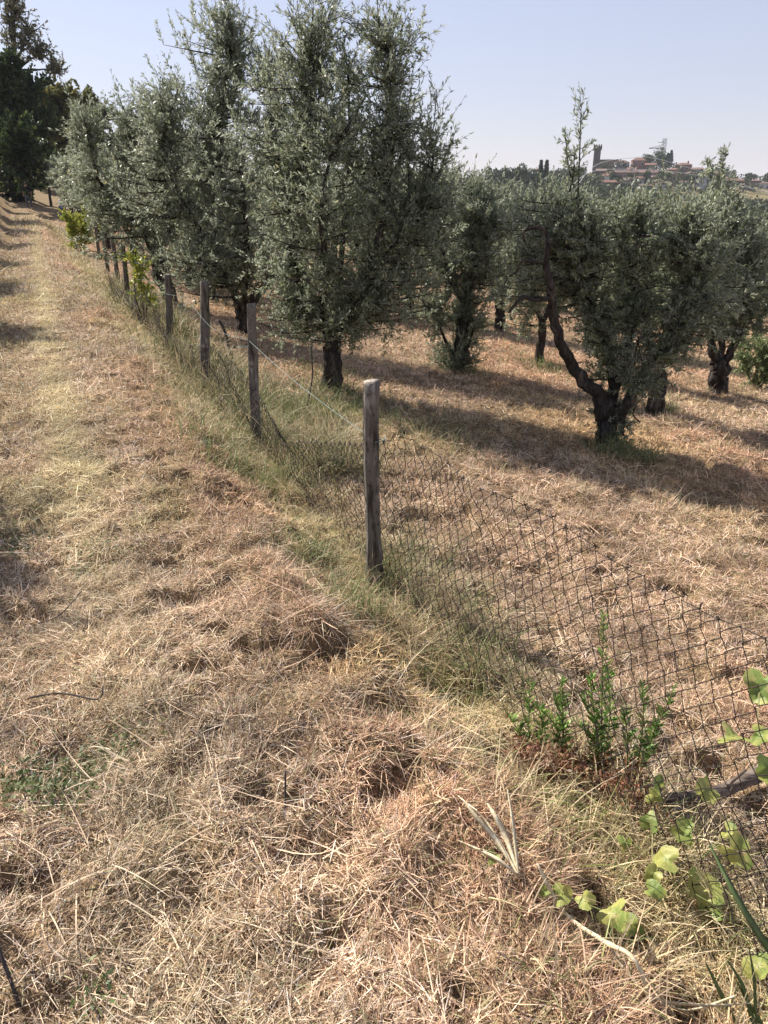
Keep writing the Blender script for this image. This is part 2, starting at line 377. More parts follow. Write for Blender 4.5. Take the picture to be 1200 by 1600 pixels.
def make_tree(limbs, blobs, leaf=(.055, .014), twigs=9, nl=34, tl=(.18, .42), up=.3, whips=(), cols=OLIVE_C, wts=OLIVE_W, base=(0, 0, 0),
              branch_r=.011, flat=0., twig_r=.0022, droop=0., grow=1., more=1.):
    """limbs: list of (points, radii); blobs: (centre, radii, branches) -> trunk geometry and leaf mesh, relative to base"""
    g = Geo(); nodes = []
    base = np.array(base, float)
    for pts, rad, *bare in limbs:
        q = smooth_line(np.array(pts, float)-base, 6); r = np.interp(np.linspace(0, 1, len(q)), np.linspace(0, 1, len(rad)), rad)
        q[1:-1] += rng.normal(0, 1, (len(q)-2, 3))*r[1:-1, None]*.16
        if r[0] > .06 and abs(q[0][2]+.12) < .06: r = r.copy(); r[:3] *= [1.4, 1.2, 1.05]
        g.tube(q, r, 12 if r[0] > .04 else 6, jit=.34 if r[0] > .04 else .14); bare or nodes.append(q[2:] if len(q) > 6 else q)
    nodes = np.concatenate(nodes)
    LP = []; LD = []; LS = []
    def twig(p, d, L, n_l, s=1.0):
        d = unit(d); bend = np.array([0, 0, .18-droop])+rng.normal(0, .12, 3)
        ts = np.linspace(0, 1, 4)[:, None]; q = p+d*ts*L+bend*ts**2*L
        g.tube(q, [twig_r*1.3, twig_r, twig_r*.8, twig_r*.5], 3, cap=False)
        t = np.sort(rng.uniform(.06, 1.0, n_l))[:, None]
        P = p+d*t*L+bend*t**2*L; tang = d+2*bend*t
        sd_ = rng.standard_normal((n_l, 3)); sd_ -= tang*np.sum(sd_*tang, 1)[:, None]; sd_ /= np.linalg.norm(sd_, axis=1)[:, None]+1e-9
        LP.append(P); LD.append(tang*.75+sd_*rng.uniform(.5, 1.0, (n_l, 1))-np.array([0, 0, droop])); LS.append(rng.uniform(.65, 1.15, n_l)*s*(1-.25*t[:, 0]**4))
    for c, rad, nb in blobs:
        c = np.array(c, float)-base; rad = np.array(rad, float)*grow; nb = int(round(nb*more))
        for _ in range(nb):
            v = unit(rng.standard_normal(3)); q = c+v*rad*(rng.random()**.45)
            dd = np.linalg.norm(nodes-q, axis=1)+np.where(nodes[:, 2] > q[2]+.05, .6, 0)*np.linalg.norm(rad)
            p = nodes[int(np.argmin(dd+rng.random(len(nodes))*.15*np.linalg.norm(rad)))]
            mid = (p+q)/2+np.array([0, 0, -.06])*np.linalg.norm(q-p)+rng.normal(0, .07, 3)*np.linalg.norm(q-p)
            ts = np.linspace(0, 1, 6)[:, None]; br = p*(1-ts)**2+2*mid*ts*(1-ts)+q*ts**2
            D = np.linalg.norm(q-p)
            g.tube(br, np.linspace(branch_r*min(1.6, .5+D), twig_r*1.2, 6), 5, jit=.1, cap=False)
            t0 = max(.0, 1-.75*np.linalg.norm(rad)/max(D, .01))
            for j in range(twigs):
                t = t0+(1-t0)*((j+rng.random())/twigs); pp = p*(1-t)**2+2*mid*t*(1-t)+q*t**2
                out = unit(pp-c+rng.normal(0, .2, 3)); d = out*.6+np.array([0, 0, up])+rng.normal(0, .6, 3)
                twig(pp, d, rng.uniform(*tl), int(nl*rng.uniform(.7, 1.3)))
    for pts, dens in whips:
        q = smooth_line(np.array(pts, float)-base, 5); g.tube(q, np.linspace(.009, .003, len(q)), 5)
        Lw = np.linalg.norm(q[-1]-q[0])
        for j in range(dens):
            t = .25+.75*(j+rng.random())/dens; i = min(int(t*(len(q)-1)), len(q)-2); pp = q[i]+(q[i+1]-q[i])*(t*(len(q)-1)-i)
            twig(pp, unit(q[-1]-q[0])*.8+rng.normal(0, .5, 3), min(.22, Lw*.25)*rng.uniform(.5, 1.1), 12)
    P = np.concatenate(LP); D = np.concatenate(LD); S = np.concatenate(LS)
    lm = leaves_mesh('crown', P, D, leaf[0]*S*rng.uniform(.8, 1.2, len(S)), leaf[1]*S, cols, wts, flat)
    return g.mesh('trunk'), lm
TREES = 'olive trees of the grove'
def plant(name, label, cat, loc, meshes, group=None, leafm='olive', barkm='bark', rz=0, scale=1):
    t = thing(name, label, cat, loc, group, rz); t.scale = (scale,)*3
    a, b = meshes
    for me, m, nm in ((a, M[barkm], 'trunk'), (b, M[leafm], 'crown')):
        if not me.materials: me.materials.append(m)
        link(nm, me, None, t)
    return t
def blob(px, py, rx, rz, y, nb, ry=None):
    c = at(px, py, y); k = np.linalg.norm(ray(px, py)*(y/ray(px, py)[1]))
    k = (y/ray(px, py)[1])/1155.0
    return (c, (rx*k, (ry if ry else rx)*k, rz*k*1.05), nb)
def line(pl, y):                            # pl: (px, py[, dy])
    return [at(q[0], q[1], y+(q[2] if len(q) > 2 else 0)) for q in pl]

# --- olive in front, right of the second post
b = ground(518, 608); yA = b[1]; b[2] = gh(b[0], b[1]); print('A', b)
root = b-np.array([0, 0, .12])
mA = make_tree([([root]+line([(519, 560), (521, 522)], yA), [.125, .095, .085]),
                (line([(519, 530), (495, 490, .1), (468, 440, .2), (455, 350, .1), (478, 220, -.1), (485, 110)], yA), [.065, .05, .036, .026, .018, .008]),
                (line([(521, 528), (545, 480, -.2), (575, 420, -.3), (600, 330, -.2), (612, 200), (605, 80)], yA), [.07, .055, .042, .03, .02, .008]),
                (line([(521, 530), (530, 470, .3), (535, 380, .4), (545, 260, .3), (545, 130, .2)], yA), [.05, .04, .03, .02, .008]),
                (line([(575, 420, -.3), (630, 370, -.2), (665, 320, 0), (678, 240, 0)], yA), [.026, .02, .014, .008]),
                (line([(500, 500, 0), (510, 420, -.5), (500, 330, -.7), (520, 230, -.5)], yA), [.035, .03, .02, .01])],
               [blob(560, 250, 85, 95, yA+.1, 26), blob(650, 300, 55, 60, yA+.1, 12), blob(600, 115, 60, 80, yA, 16), blob(600, 215, 66, 75, yA, 12), blob(495, 115, 50, 80, yA, 13), blob(548, 150, 40, 60, yA, 7), blob(430, 190, 44, 60, yA+.2, 9), blob(545, 250, 70, 70, yA, 18),
                blob(460, 240, 60, 80, yA, 16), blob(620, 330, 66, 75, yA, 18), blob(540, 370, 95, 75, yA-.2, 28), blob(455, 370, 66, 70, yA, 15),
                blob(580, 450, 85, 45, yA-.2, 20), blob(475, 445, 50, 45, yA, 10), blob(650, 420, 40, 55, yA, 8), blob(700, 350, 30, 45, yA+.2, 6), blob(420, 450, 40, 40, yA, 9), blob(455, 500, 36, 26, yA, 8), blob(640, 470, 50, 30, yA, 9), blob(565, 500, 60, 22, yA-.1, 12), blob(498, 40, 18, 26, yA, 4), blob(595, 40, 34, 26, yA, 5)],
               leaf=(.058, .0155), nl=27, base=b, grow=1.5, more=1.3, whips=[(line([(655, 330), (672, 240), (683, 145)], yA), 16), (line([(670, 320), (690, 260), (712, 205)], yA), 14), (line([(640, 330), (640, 240), (662, 180)], yA), 10)])
plant('olive_tree', 'tall many-stemmed olive tree just behind the second fence post with crown reaching the photo top', 'olive tree', b, mA, TREES)

# --- olive behind the third post
b = ground(382, 522); y2 = b[1]; b[2] = gh(b[0], b[1]); root = b-np.array([0, 0, .12]); print('A2', b)
mB = make_tree([([root]+line([(381, 495), (379, 478)], y2), [.15, .12, .11]),
                (line([(378, 482), (362, 450), (345, 400), (330, 300), (345, 180), (362, 80)], y2), [.08, .065, .05, .035, .022, .008]),
                (line([(381, 482), (400, 462, -.2), (428, 425, -.3), (440, 350, -.2), (430, 240), (420, 120)], y2), [.085, .07, .05, .035, .022, .008]),
                (line([(345, 400), (300, 340), (265, 270), (255, 180)], y2), [.035, .028, .02, .01]),
                (line([(380, 480), (385, 400, -.7), (380, 300, -1.0), (370, 220, -.8)], y2), [.05, .04, .028, .012])],
               [blob(330, 220, 90, 85, y2+.2, 26), blob(290, 150, 50, 50, y2+.2, 9), blob(362, 95, 48, 60, y2, 11), blob(410, 180, 50, 60, y2+.3, 10), blob(330, 420, 70, 26, y2-.4, 14), blob(270, 420, 40, 22, y2-.4, 9), blob(240, 340, 40, 50, y2-.3, 9), blob(320, 130, 46, 65, y2, 14), blob(265, 185, 46, 70, y2, 14), blob(395, 120, 40, 60, y2, 11),
                blob(340, 230, 80, 70, y2, 24), blob(420, 250, 50, 70, y2, 14), blob(270, 290, 66, 65, y2-.3, 22), blob(350, 330, 80, 66, y2-.5, 28),
                blob(290, 385, 55, 42, y2-.5, 18), blob(425, 360, 50, 60, y2, 14), blob(350, 20, 18, 28, y2, 4), blob(360, 420, 50, 26, y2-.3, 10)],
               leaf=(.064, .018), nl=28, tl=(.2, .42), base=b, grow=1.5, more=1.3, cols=OLIVE_C+[(.27, .29, .22)], wts=(5, 4, 3, 3, 1, 2.5),
               whips=[(line([(310, 120), (300, 90), (292, 62)], y2), 8), (line([(440, 200), (445, 120), (440, 60)], y2), 10)])
plant('olive_tree', 'olive tree with a forked dark trunk behind the third fence post and silvery sunlit leaves', 'olive tree', b, mB, TREES)

# --- leaning olive further along the fence
x, y = from_ns(1.05, 14.6); b = np.array([x, y, gh(x, y)]); y3 = y; root = b-np.array([0, 0, .12])
mC = make_tree([([root]+line([(254, 425), (246, 402)], y3), [.16, .13, .12]),
                (line([(248, 405), (232, 370), (212, 340), (200, 280), (205, 200)], y3), [.11, .09, .07, .04, .012]),
                (line([(248, 405), (262, 350), (250, 280), (235, 200)], y3), [.07, .05, .035, .012]),
                (line([(212, 340), (180, 320), (150, 270), (140, 210)], y3), [.05, .04, .025, .01])],
               [blob(215, 165, 26, 30, y3, 7), blob(175, 230, 46, 50, y3, 16), blob(235, 220, 45, 50, y3, 15), blob(200, 290, 60, 50, y3, 20),
                blob(145, 270, 36, 60, y3, 16), blob(255, 300, 45, 50, y3, 14), blob(150, 350, 35, 38, y3, 12), blob(225, 360, 45, 32, y3, 10), blob(285, 370, 34, 45, y3, 10)],
               leaf=(.078, .022), nl=28, tl=(.22, .45), base=b, grow=1.4, more=1.2, cols=OLIVE_C+[(.25, .27, .2)], wts=(5, 4, 3, 3, 1, 2))
plant('olive_tree', 'olive tree whose thick trunk leans left, beside the yellow-green sapling on the fence line', 'olive tree', b, mC, TREES)

# --- right hand olive with the bare hooked limb
b = ground(950, 694); y4 = b[1]; b[2] = gh(b[0], b[1]); root = b-np.array([0, 0, .12]); print('B', b)
mD = make_tree([([root]+line([(948, 660), (944, 632)], y4), [.11, .10, .10]),
                (line([(946, 640), (932, 614, -.05), (905, 583, -.1), (880, 545, -.2), (864, 495, -.3), (861, 455, -.38), (853, 410, -.42), (857, 372, -.42)], y4), [.075, .062, .055, .048, .042, .036, .028, .020], 1),
                (line([(857, 374, -.42), (848, 358, -.42), (828, 357, -.44), (817, 364, -.44), (820, 378, -.44)], y4), [.02, .017, .014, .011, .007], 1),
                (line([(860, 466, -.38), (838, 469, -.42), (818, 464, -.44), (806, 474, -.46), (795, 489, -.46)], y4), [.022, .019, .016, .013, .008], 1),
                (line([(852, 412, -.42), (835, 409, -.44), (815, 407, -.45), (808, 424, -.45), (796, 432, -.42)], y4), [.017, .014, .012, .009, .006], 1),
                (line([(952, 640), (965, 590, .2), (985, 520, .3), (990, 430, .2), (985, 340, .1)], y4), [.06, .05, .036, .024, .01]),
                (line([(948, 660), (985, 620, -.1), (1010, 575, 0), (1050, 530, .1), (1080, 450, .1), (1075, 360, 0)], y4), [.06, .052, .042, .03, .02, .009]),
                (line([(960, 610, .1), (945, 540, .3), (920, 470, .3), (905, 380, .2), (903, 300, .1)], y4), [.04, .034, .026, .018, .009]),
                (line([(970, 680, -.05), (978, 640, -.1), (1003, 600, -.1)], y4), [.03, .025, .012])],
               [blob(900, 352, 56, 30, y4+.1, 15), blob(820, 440, 36, 36, y4+.35, 8), blob(950, 420, 95, 65, y4+.35, 20), blob(1040, 440, 70, 70, y4+.2, 16), blob(980, 362, 60, 30, y4, 16), blob(1055, 370, 52, 34, y4, 16), blob(1110, 480, 36, 46, y4, 12), blob(930, 400, 55, 50, y4+.1, 18),
                blob(1010, 420, 66, 55, y4, 24), blob(1080, 430, 40, 58, y4, 15), blob(950, 480, 58, 50, y4+.1, 20), blob(1030, 510, 66, 45, y4, 20),
                blob(960, 560, 46, 42, y4, 15), blob(1000, 580, 40, 36, y4, 9), blob(835, 345, 40, 30, y4+.25, 11), blob(815, 400, 34, 40, y4+.1, 10), blob(985, 640, 26, 40, y4, 8), blob(880, 420, 28, 45, y4+.2, 8)],
               leaf=(.053, .014), nl=27, tl=(.13, .26), base=b, grow=1.35, more=1.25,
               whips=[(line([(903, 300), (906, 230), (908, 165)], y4), 18), (line([(900, 300), (888, 260), (884, 212)], y4), 14), (line([(890, 300), (896, 270), (897, 240)], y4), 10),
                      (line([(1000, 660), (990, 640), (1030, 590)], y4), 6)])
plant('olive_tree', 'olive tree with a bare dark hooked limb and leafy shoots round its stout trunk', 'olive tree', b, mD, TREES)

# --- middle olive with suckers to the ground
b = ground(716, 578); y5 = b[1]; b[2] = gh(b[0], b[1]); root = b-np.array([0, 0, .12])
mE = make_tree([([root]+line([(722, 520), (730, 470)], y5), [.12, .09, .08]), (line([(730, 472), (738, 420), (745, 350), (735, 290)], y5), [.07, .05, .03, .012]),
                (line([(729, 475), (700, 430), (690, 360), (700, 290)], y5), [.05, .04, .025, .01]),
                (line([(716, 572), (695, 530), (680, 490)], y5), [.03, .02, .01]), (line([(720, 572), (735, 530), (745, 500)], y5), [.03, .02, .01])],
               [blob(720, 320, 70, 30, y5, 18), blob(720, 390, 75, 60, y5+.2, 18), blob(672, 365, 50, 46, y5, 18), blob(770, 360, 46, 46, y5, 16), blob(672, 440, 40, 36, y5, 13), blob(768, 440, 34, 40, y5, 10),
                blob(712, 520, 32, 44, y5, 22), blob(712, 562, 28, 16, y5, 12), blob(730, 400, 60, 60, y5+.3, 12)],
               leaf=(.062, .017), nl=30, tl=(.18, .38), base=b, up=.5, grow=1.35, more=1.25)
plant('olive_tree', 'olive tree in the middle of the field with dense leafy suckers hiding its base', 'olive tree', b, mE, TREES)

b = ground(845, 566); y6 = b[1]; b[2] = gh(b[0], b[1]); root = b-np.array([0, 0, .12])
mF = make_tree([([root]+line([(846, 530), (848, 505)], y6), [.075, .07, .065]), (line([(848, 508), (835, 460), (825, 400), (820, 330)], y6), [.05, .04, .03, .01]), (line([(848, 508), (865, 450), (870, 380), (860, 320)], y6), [.045, .035, .02, .01])],
               [blob(825, 330, 55, 36, y6, 14), blob(870, 350, 45, 50, y6, 12), blob(800, 400, 45, 50, y6, 15), blob(850, 430, 55, 45, y6, 18), blob(800, 470, 34, 38, y6, 9)], leaf=(.075, .022), tl=(.2, .45), base=b)
plant('olive_tree', 'slim straight-trunked olive tree seen behind the bare hooked limb', 'olive tree', b, mF, TREES)

b = ground(1120, 614); y7 = b[1]; b[2] = gh(b[0], b[1]); root = b-np.array([0, 0, .12])
mG = make_tree([([root]+line([(1124, 585), (1124, 568)], y7), [.16, .13, .13]), (line([(1122, 570), (1112, 540), (1110, 480), (1100, 390)], y7), [.08, .065, .045, .015]), (line([(1126, 570), (1143, 548), (1160, 500), (1165, 400)], y7), [.08, .06, .04, .015]),
                (line([(1124, 575), (1128, 520), (1130, 420), (1126, 320)], y7), [.06, .05, .03, .012])],
               [blob(1125, 365, 50, 30, y7, 14), blob(1175, 385, 50, 36, y7, 15), blob(1085, 380, 40, 50, y7, 12), blob(1130, 420, 60, 45, y7, 18), blob(1185, 440, 45, 50, y7, 15), blob(1110, 490, 50, 36, y7, 15), blob(1170, 510, 40, 30, y7, 10), blob(1125, 315, 18, 20, y7, 5)],
               leaf=(.075, .022), tl=(.22, .45), base=b, whips=[(line([(1125, 300), (1128, 270), (1131, 238)], y7), 16), (line([(1115, 300), (1110, 275), (1106, 255)], y7), 12)])
plant('olive_tree', 'olive tree with a thick short trunk forking low near the right edge of the photo', 'olive tree', b, mG, TREES)

# --- generic olives for the grove behind, and the ones left of the path
def generic(seed, lod):
    global rng
    keep = rng; rng = np.random.default_rng(seed)
    h = 3.3; lm = [([(0, 0, -.15), (0, 0, .3), (.03, .02, .8)], [.17, .13, .12])]; bl = []
    for k in range(5):
        a = k*1.256+rng.random(); r = rng.uniform(.45, .8)
        lm.append(([(.02, .02, .75), (math.cos(a)*r*.5, math.sin(a)*r*.5, 1.3), (math.cos(a)*r, math.sin(a)*r, 2.0), (math.cos(a)*r*.9, math.sin(a)*r*.9, 2.8)], [.07, .055, .035, .012]))
        bl.append(((math.cos(a)*r*1.1, math.sin(a)*r*1.1, rng.uniform(1.7, 2.1)), (.6, .6, .55), int(13*lod)))
        bl.append(((math.cos(a)*r*.7, math.sin(a)*r*.7, rng.uniform(2.4, 2.8)), (.5, .5, .55), int(11*lod)))
    bl.append(((0, 0, 2.9), (.4, .4, .6), int(10*lod))); bl.append(((0, 0, 1.9), (.8, .8, .5), int(12*lod)))
    m = make_tree(lm, bl, leaf=((.08, .025) if lod == 1 else (.15, .055)), tl=(.22, .5), nl=30 if lod == 1 else 20, twigs=8 if lod == 1 else 6, cols=OLIVE_C+[(.22, .24, .17)], wts=(5, 4, 3, 3, 1, 1))
    rng = keep; return m
G1 = [generic(11, 1), generic(12, 1)]; G2 = [generic(21, .6), generic(22, .6), generic(23, .6)]
def put(x, y, label, k, sc_=1.0, far=False, group=TREES):
    return plant('olive_tree', label, 'olive tree', (x, y, float(gh(x, y))-.02), (G2 if far else G1)[k % (3 if far else 2)], group, rz=rng.random()*6.28, scale=sc_)
for i, (n, s, scl) in enumerate([(1.5, 19.0, .9), (1.6, 23.5, .92), (1.4, 28.5, .95), (1.6, 34, .95), (1.5, 40, 1.0), (1.7, 46, 1.0), (1.8, 53, 1.0)]):
    x, y = from_ns(n, s)
    put(x, y, ['olive tree behind the yellow-green bush at the edge of the path', 'olive tree in the fence row, second beyond the yellow-green bush'][i] if i < 2 else ['third', 'fourth', 'fifth', 'sixth', 'farthest'][i-2]+' olive tree in the fence row beyond the yellow-green bush', i, scl, far=i > 2)
for i, (n, s, scl) in enumerate([(-3.45, 5.7, .85), (-3.5, 12.4, 1.0), (-3.9, 18.5, 1.1), (-4.0, 24, 1.15), (-4.1, 30, 1.2), (-4.3, 37, 1.3)]):
    x, y = from_ns(n, s)
    put(x, y, ['olive tree left of the path whose shadow falls on the nearest grass', 'olive tree at the left edge whose leaf tips enter the photo', 'olive tree left of the path casting the middle shadow', 'olive tree left of the path near the dark evergreen', 'olive tree left of the path, fifth of its row', 'olive tree left of the path, farthest of its row'][i], i, scl, group='olive trees left of the path')
for px, py, sc1, lab, k in [(1022, 648, .78, 'bushy olive tree right behind the stout-trunked olive with suckers touching the ground', 0), (640, 500, .9, 'olive tree filling the gap between the tall shaded olive and the suckered one', 1), (585, 478, 1.0, 'olive tree glimpsed behind the tall shaded olive', 0),
                          (455, 470, 1.0, 'olive tree between the forked trunk and the tall shaded olive', 1), (780, 520, .86, 'olive tree filling the gap right of the suckered olive', 0), (920, 540, .85, 'olive tree straight behind the crown of the hooked-limb olive', 1), (1050, 545, .84, 'olive tree between the hooked-limb olive and the right edge olive', 0),
                          (330, 470, 1.0, 'olive tree behind the third fence post, deep in shade', 0), (700, 470, .9, 'olive tree behind the suckered olive', 1), (1180, 530, .85, 'olive tree behind the pale green shrub at right', 1), (300, 450, .95, 'olive tree between the leaning olive and the forked one', 0)]:
    q = ground(px, py); put(q[0], q[1], lab, k, sc1)
placed = 0
taken = [(to_ns(q.location.x, q.location.y)) for q in C.objects if q.name.startswith('olive_tree')]
for a in range(13):
    for c in range(11):
        n = 2.4+a*3.6+rng.uniform(-.5, .5); s = 7+c*4.6+rng.uniform(-.6, .6)-a*.6
        x, y = from_ns(n, s)
        if y < 9.5 or x > y*.66+2 or x < -y*.5: continue
        if any((n-t[0])**2+(s-t[1])**2 < 6.5 for t in taken): continue
        r = math.hypot(x, y); z0 = float(base_h(x, y)); pxx = 600+1155*x/(y*CP-(z0+2-EYE)*SP)
        lim = 292 if pxx > 900 else 268; scx = min(rng.uniform(.88, 1.18), (at(pxx, lim, y)[2]-z0)/3.75)
        if scx < .5: continue
        side = 'near the photo right edge' if pxx > 1000 else ('behind the hooked-limb olive' if pxx > 820 else ('behind the suckered olive' if pxx > 650 else 'behind the tall shaded olive')); lab = 'grey-green olive tree in the crowded rows '+side if r < 26 else 'far olive tree at the back of the grove below the hill town'
        put(x, y, lab, placed, scx, far=r > 21); placed += 1
print('grove', placed)

# ---------------------------------------------------------------- fence: posts, netting, wire
def plane_hit(px, py):                     # the point of the fence line seen at px,py -> s, z
    d = ray(px, py); t = N0/(CT*d[0]+ST*d[1]); return -ST*d[0]*t+CT*d[1]*t, EYE+d[2]*t
def fpost(top, bot, r, label, seed, notch=False, lean=None):
    b = np.array(bot, float); t = np.array(top, float); n = 26
    g = Geo(); ts = np.linspace(0, 1, n); pts = b-np.array([0, 0, .15])+(t-b+np.array([0, 0, .15]))*ts[:, None]
    pts[:, 0] += .006*np.sin(ts*5+seed); pts[:, 1] += .005*np.sin(ts*4+seed*2)
    rad = r*(1.06-.10*ts+.05*np.sin(ts*9+seed))
    if notch: rad = rad*(1+.16*sm(ts, .34, .30)+.10*sm(ts, .86, .96))
    n0 = g.n; pts_l = pts-b
    ang = np.linspace(0, 2*math.pi, 18, endpoint=False); prof = 1+.08*np.sin(ang*3+seed)+.05*np.sin(ang*7+seed*3)-.16*np.exp(-((ang-1.9-seed % 2)/.16)**2)-.12*np.exp(-((ang-4.6)/.12)**2)
    for i in range(n):
        rr = rad[i]*prof*(1+.03*np.sin(ang*5+ts[i]*20)); g.V.append(np.stack([pts_l[i][0]+np.cos(ang)*rr*(1+rng.normal(0, .02, 18)), pts_l[i][1]+np.sin(ang)*rr*(1+rng.normal(0, .02, 18)), np.full(18, pts_l[i][2])+(.006*np.sin(ang+seed) if i == n-1 else 0)], 1))
    for i in range(n-1):
        for j in range(18):
            k = (j+1) % 18; g.F.append((i*18+j, i*18+k, (i+1)*18+k, (i+1)*18+j)); g.mi.append(0)
    g.F.append(tuple((n-1)*18+j for j in range(18))); g.mi.append(1); g.n = n*18
    o = link('fence_post', g.mesh('fence_post'), [M['wood'], M['cutwood']], None, tuple(b))
    return tag(o, label, 'fence post', 'wooden posts of the old fence')
PD = [((580, 596), (583, 912), .036, 'nearest weathered round fence post, standing alone in front of the netting', 1.0),
      ((391, 474), (402, 697), .034, 'grey split fence post, second from the camera, leaning slightly', 2.3),
      ((319, 439), (320, 598), .046, 'brown round fence post, third from the camera', 3.1),
      ((262, 429), (265, 531), .046, 'fourth fence post from the camera, beside the yellow-green sapling', 4.2)]
post_s = []
for (tx, ty), (bx, by), r, lab, sd_ in PD:
    b = ground(bx, by); b[2] = gh(b[0], b[1])-.02; t = at(tx, ty, b[1]); print('post', b, t-b, to_ns(b[0], b[1]))
    fpost(t, b, r, lab, sd_, notch=sd_ == 1.0); post_s.append(float(to_ns(b[0], b[1])[1]))
for i, (px, py, h) in enumerate([(200, 468, .95), (184, 447, 1.0), (168, 425, 1.0), (156, 408, 1.0)]):
    b = ground(px, py); b[2] = gh(b[0], b[1])
    fpost((b[0]+.03, b[1], b[2]+h), b, .045, ['fifth fence post from the camera, half hidden by tall grass', 'sixth fence post from the camera, under the leaning olive', 'seventh fence post from the camera, in the shade by the bush', 'farthest fence post, beside the yellow-green bush'][i], 5+i)

top = sorted([plane_hit(*q) for q in [(1330, 1110), (1200, 1042), (1100, 985), (1030, 945), (950, 900), (870, 845), (800, 800), (740, 765), (690, 738), (640, 700), (600, 676), (575, 690), (530, 692), (480, 690), (445, 694)]])
ts_ = np.array([q[0] for q in top]); tz_ = np.array([q[1] for q in top])
def ntop(s): 
    x, y = from_ns(0, s); gz = float(base_h(x, y)); z = np.interp(s, ts_, tz_) if s < ts_[-1] else gz+.42+.14*math.sin(s*1.3)
    return max(z, gz+.25)
CELL = .036
g = Geo(); S_ = np.arange(.12, 15, CELL); ROWS = 21
tops = {}
for q, s in enumerate(S_):
    s = float(s); x, y = from_ns(0, s); gz = float(base_h(x, y))-.03; zt = ntop(s)+rng.normal(0, .004); H = zt-gz; sides = 4 if s < 5 else 3
    pts = []
    for j in range(ROWS+1):
        v = j/ROWS; off = CELL*.53*(1 if (j+q) % 2 else -1)
        ss = s+off+.07*math.sin(v*3+s*.8)*v+.05*(vnoise(s*2, v*3, 3)-.5)+.012*(vnoise(s*9, v*9, 4)-.5)
        nn_ = .02+.16*(fbm(s*.9, v*1.3, 5, 2)-.5)*v+.05*(vnoise(s*4, v*4, 8)-.5)+.06*v*sm(s, 2.6, 1.5)+(.004 if j % 2 else -.004)
        px_, py_ = from_ns(nn_, ss); zz = gz+H*v**1.0+.02*(vnoise(s*5, v*5, 9)-.5)
        pts.append((px_, py_, zz))
    tops[q] = pts[-1]
    g.tube(smooth_line(pts, 2) if s < 4 else np.array(pts), (.00155 if s < 4 else .0018), sides, cap=False)
    if q % 2 and rng.random() < .8: e = pts[-1]; w_ = rng.normal(0, .006, (3, 3)); g.tube([e, e+w_[0]+np.array([0, 0, .006]), e+w_[1]+np.array([0, 0, .008]), e+w_[2]], .0021, 3, cap=False)
tl_ = np.array([tops[q] for q in range(len(S_))]); g.tube(tl_+np.array([0, 0, -.004]), .0014, 4)
tag(link('wire_netting', g.mesh('wire_netting'), M['rust']), 'rusty sagging diamond-mesh wire netting strung along the foot of the fence posts', 'wire netting')
def fence_pt(s, h, n=.03):
    x, y = from_ns(n, s); return np.array([x, y, float(base_h(x, y))+h])
wp = [fence_pt(post_s[0], .74, .0), fence_pt(post_s[0]+.7, .735), fence_pt(post_s[0]+1.4, .76), fence_pt(post_s[1], .80, .04)]
g = Geo(); g.tube(smooth_line(wp, 8), .0015, 5)
wp2 = [fence_pt(post_s[1], .80, .04), fence_pt((post_s[1]+post_s[2])/2, .72), fence_pt(post_s[2], .82, .04), fence_pt((post_s[2]+post_s[3])/2, .74), fence_pt(post_s[3], .8)]
g.tube(smooth_line(wp2, 8), .0013, 5)
for k, s in enumerate(post_s):              # wire wound round the posts
    c = fence_pt(s, .78, 0); a = np.linspace(0, 7, 16); g.tube(np.stack([c[0]+np.cos(a)*.042, c[1]+np.sin(a)*.042, c[2]-.04+a*.003], 1), .0022, 4)
tag(link('fence_wire', g.mesh('fence_wire'), M['teal']), 'thin blue-grey straining wire running between the first fence posts', 'wire')

# ---------------------------------------------------------------- undergrowth
def shrub(name, label, cat, base, blobs, leaf, cols, wts, stems=5, twigs=6, nl=18, tl=(.1, .25), up=.8, r0=.012, leafm='leaf', barkm='bark', **kw):
    b = np.array(base, float); lm = []
    for k in range(stems):
        c, rad, nb = blobs[k % len(blobs)]; c = np.array(c); e = c+rng.normal(0, .35, 3)*np.array(rad); lm.append(([b-np.array([0, 0, .03])+rng.normal(0, .015, 3), (b+e)/2+rng.normal(0, .05, 3)*np.linalg.norm(e-b), e], [r0, r0*.7, r0*.3]))
    return plant(name, label, cat, tuple(b), make_tree(lm, blobs, leaf=leaf, twigs=twigs, nl=nl, tl=tl, up=up, cols=cols, wts=wts, base=b, branch_r=r0*.6, twig_r=.0018, **kw), leafm=leafm, barkm=barkm)
YG = [(.44, .46, .07), (.32, .38, .07), (.55, .50, .12), (.20, .28, .07)]
b = ground(122, 398); b[2] = gh(b[0], b[1])
shrub('bush', 'yellow-green leafy bush at the far path edge under the olives', 'bush', b, [blob(108, 350, 22, 18, b[1], 22), blob(122, 368, 30, 20, b[1], 30), blob(138, 348, 20, 24, b[1], 16)], (.07, .045), YG, (4, 4, 2, 2))
b = ground(229, 506); b[2] = gh(b[0], b[1])
shrub('sapling', 'slender yellow-green sapling between the fourth fence post and the path', 'sapling', b, [blob(222, 425, 17, 16, b[1], 9), blob(226, 455, 16, 14, b[1], 7), blob(212, 410, 12, 8, b[1], 3), blob(240, 475, 12, 12, b[1], 4)], (.06, .035), YG, (4, 3, 2, 3), stems=3, twigs=4, nl=11)
b = ground(1185, 610); b[2] = gh(b[0], b[1])
shrub('bush', 'rounded pale green shrub cut off by the right edge of the photo', 'bush', b, [blob(1185, 550, 34, 30, b[1], 26), blob(1180, 585, 34, 20, b[1], 22), blob(1215, 560, 34, 34, b[1], 18)], (.06, .026), [(.22, .28, .13), (.30, .35, .18), (.16, .21, .09)], (3, 3, 2), stems=6, nl=22)
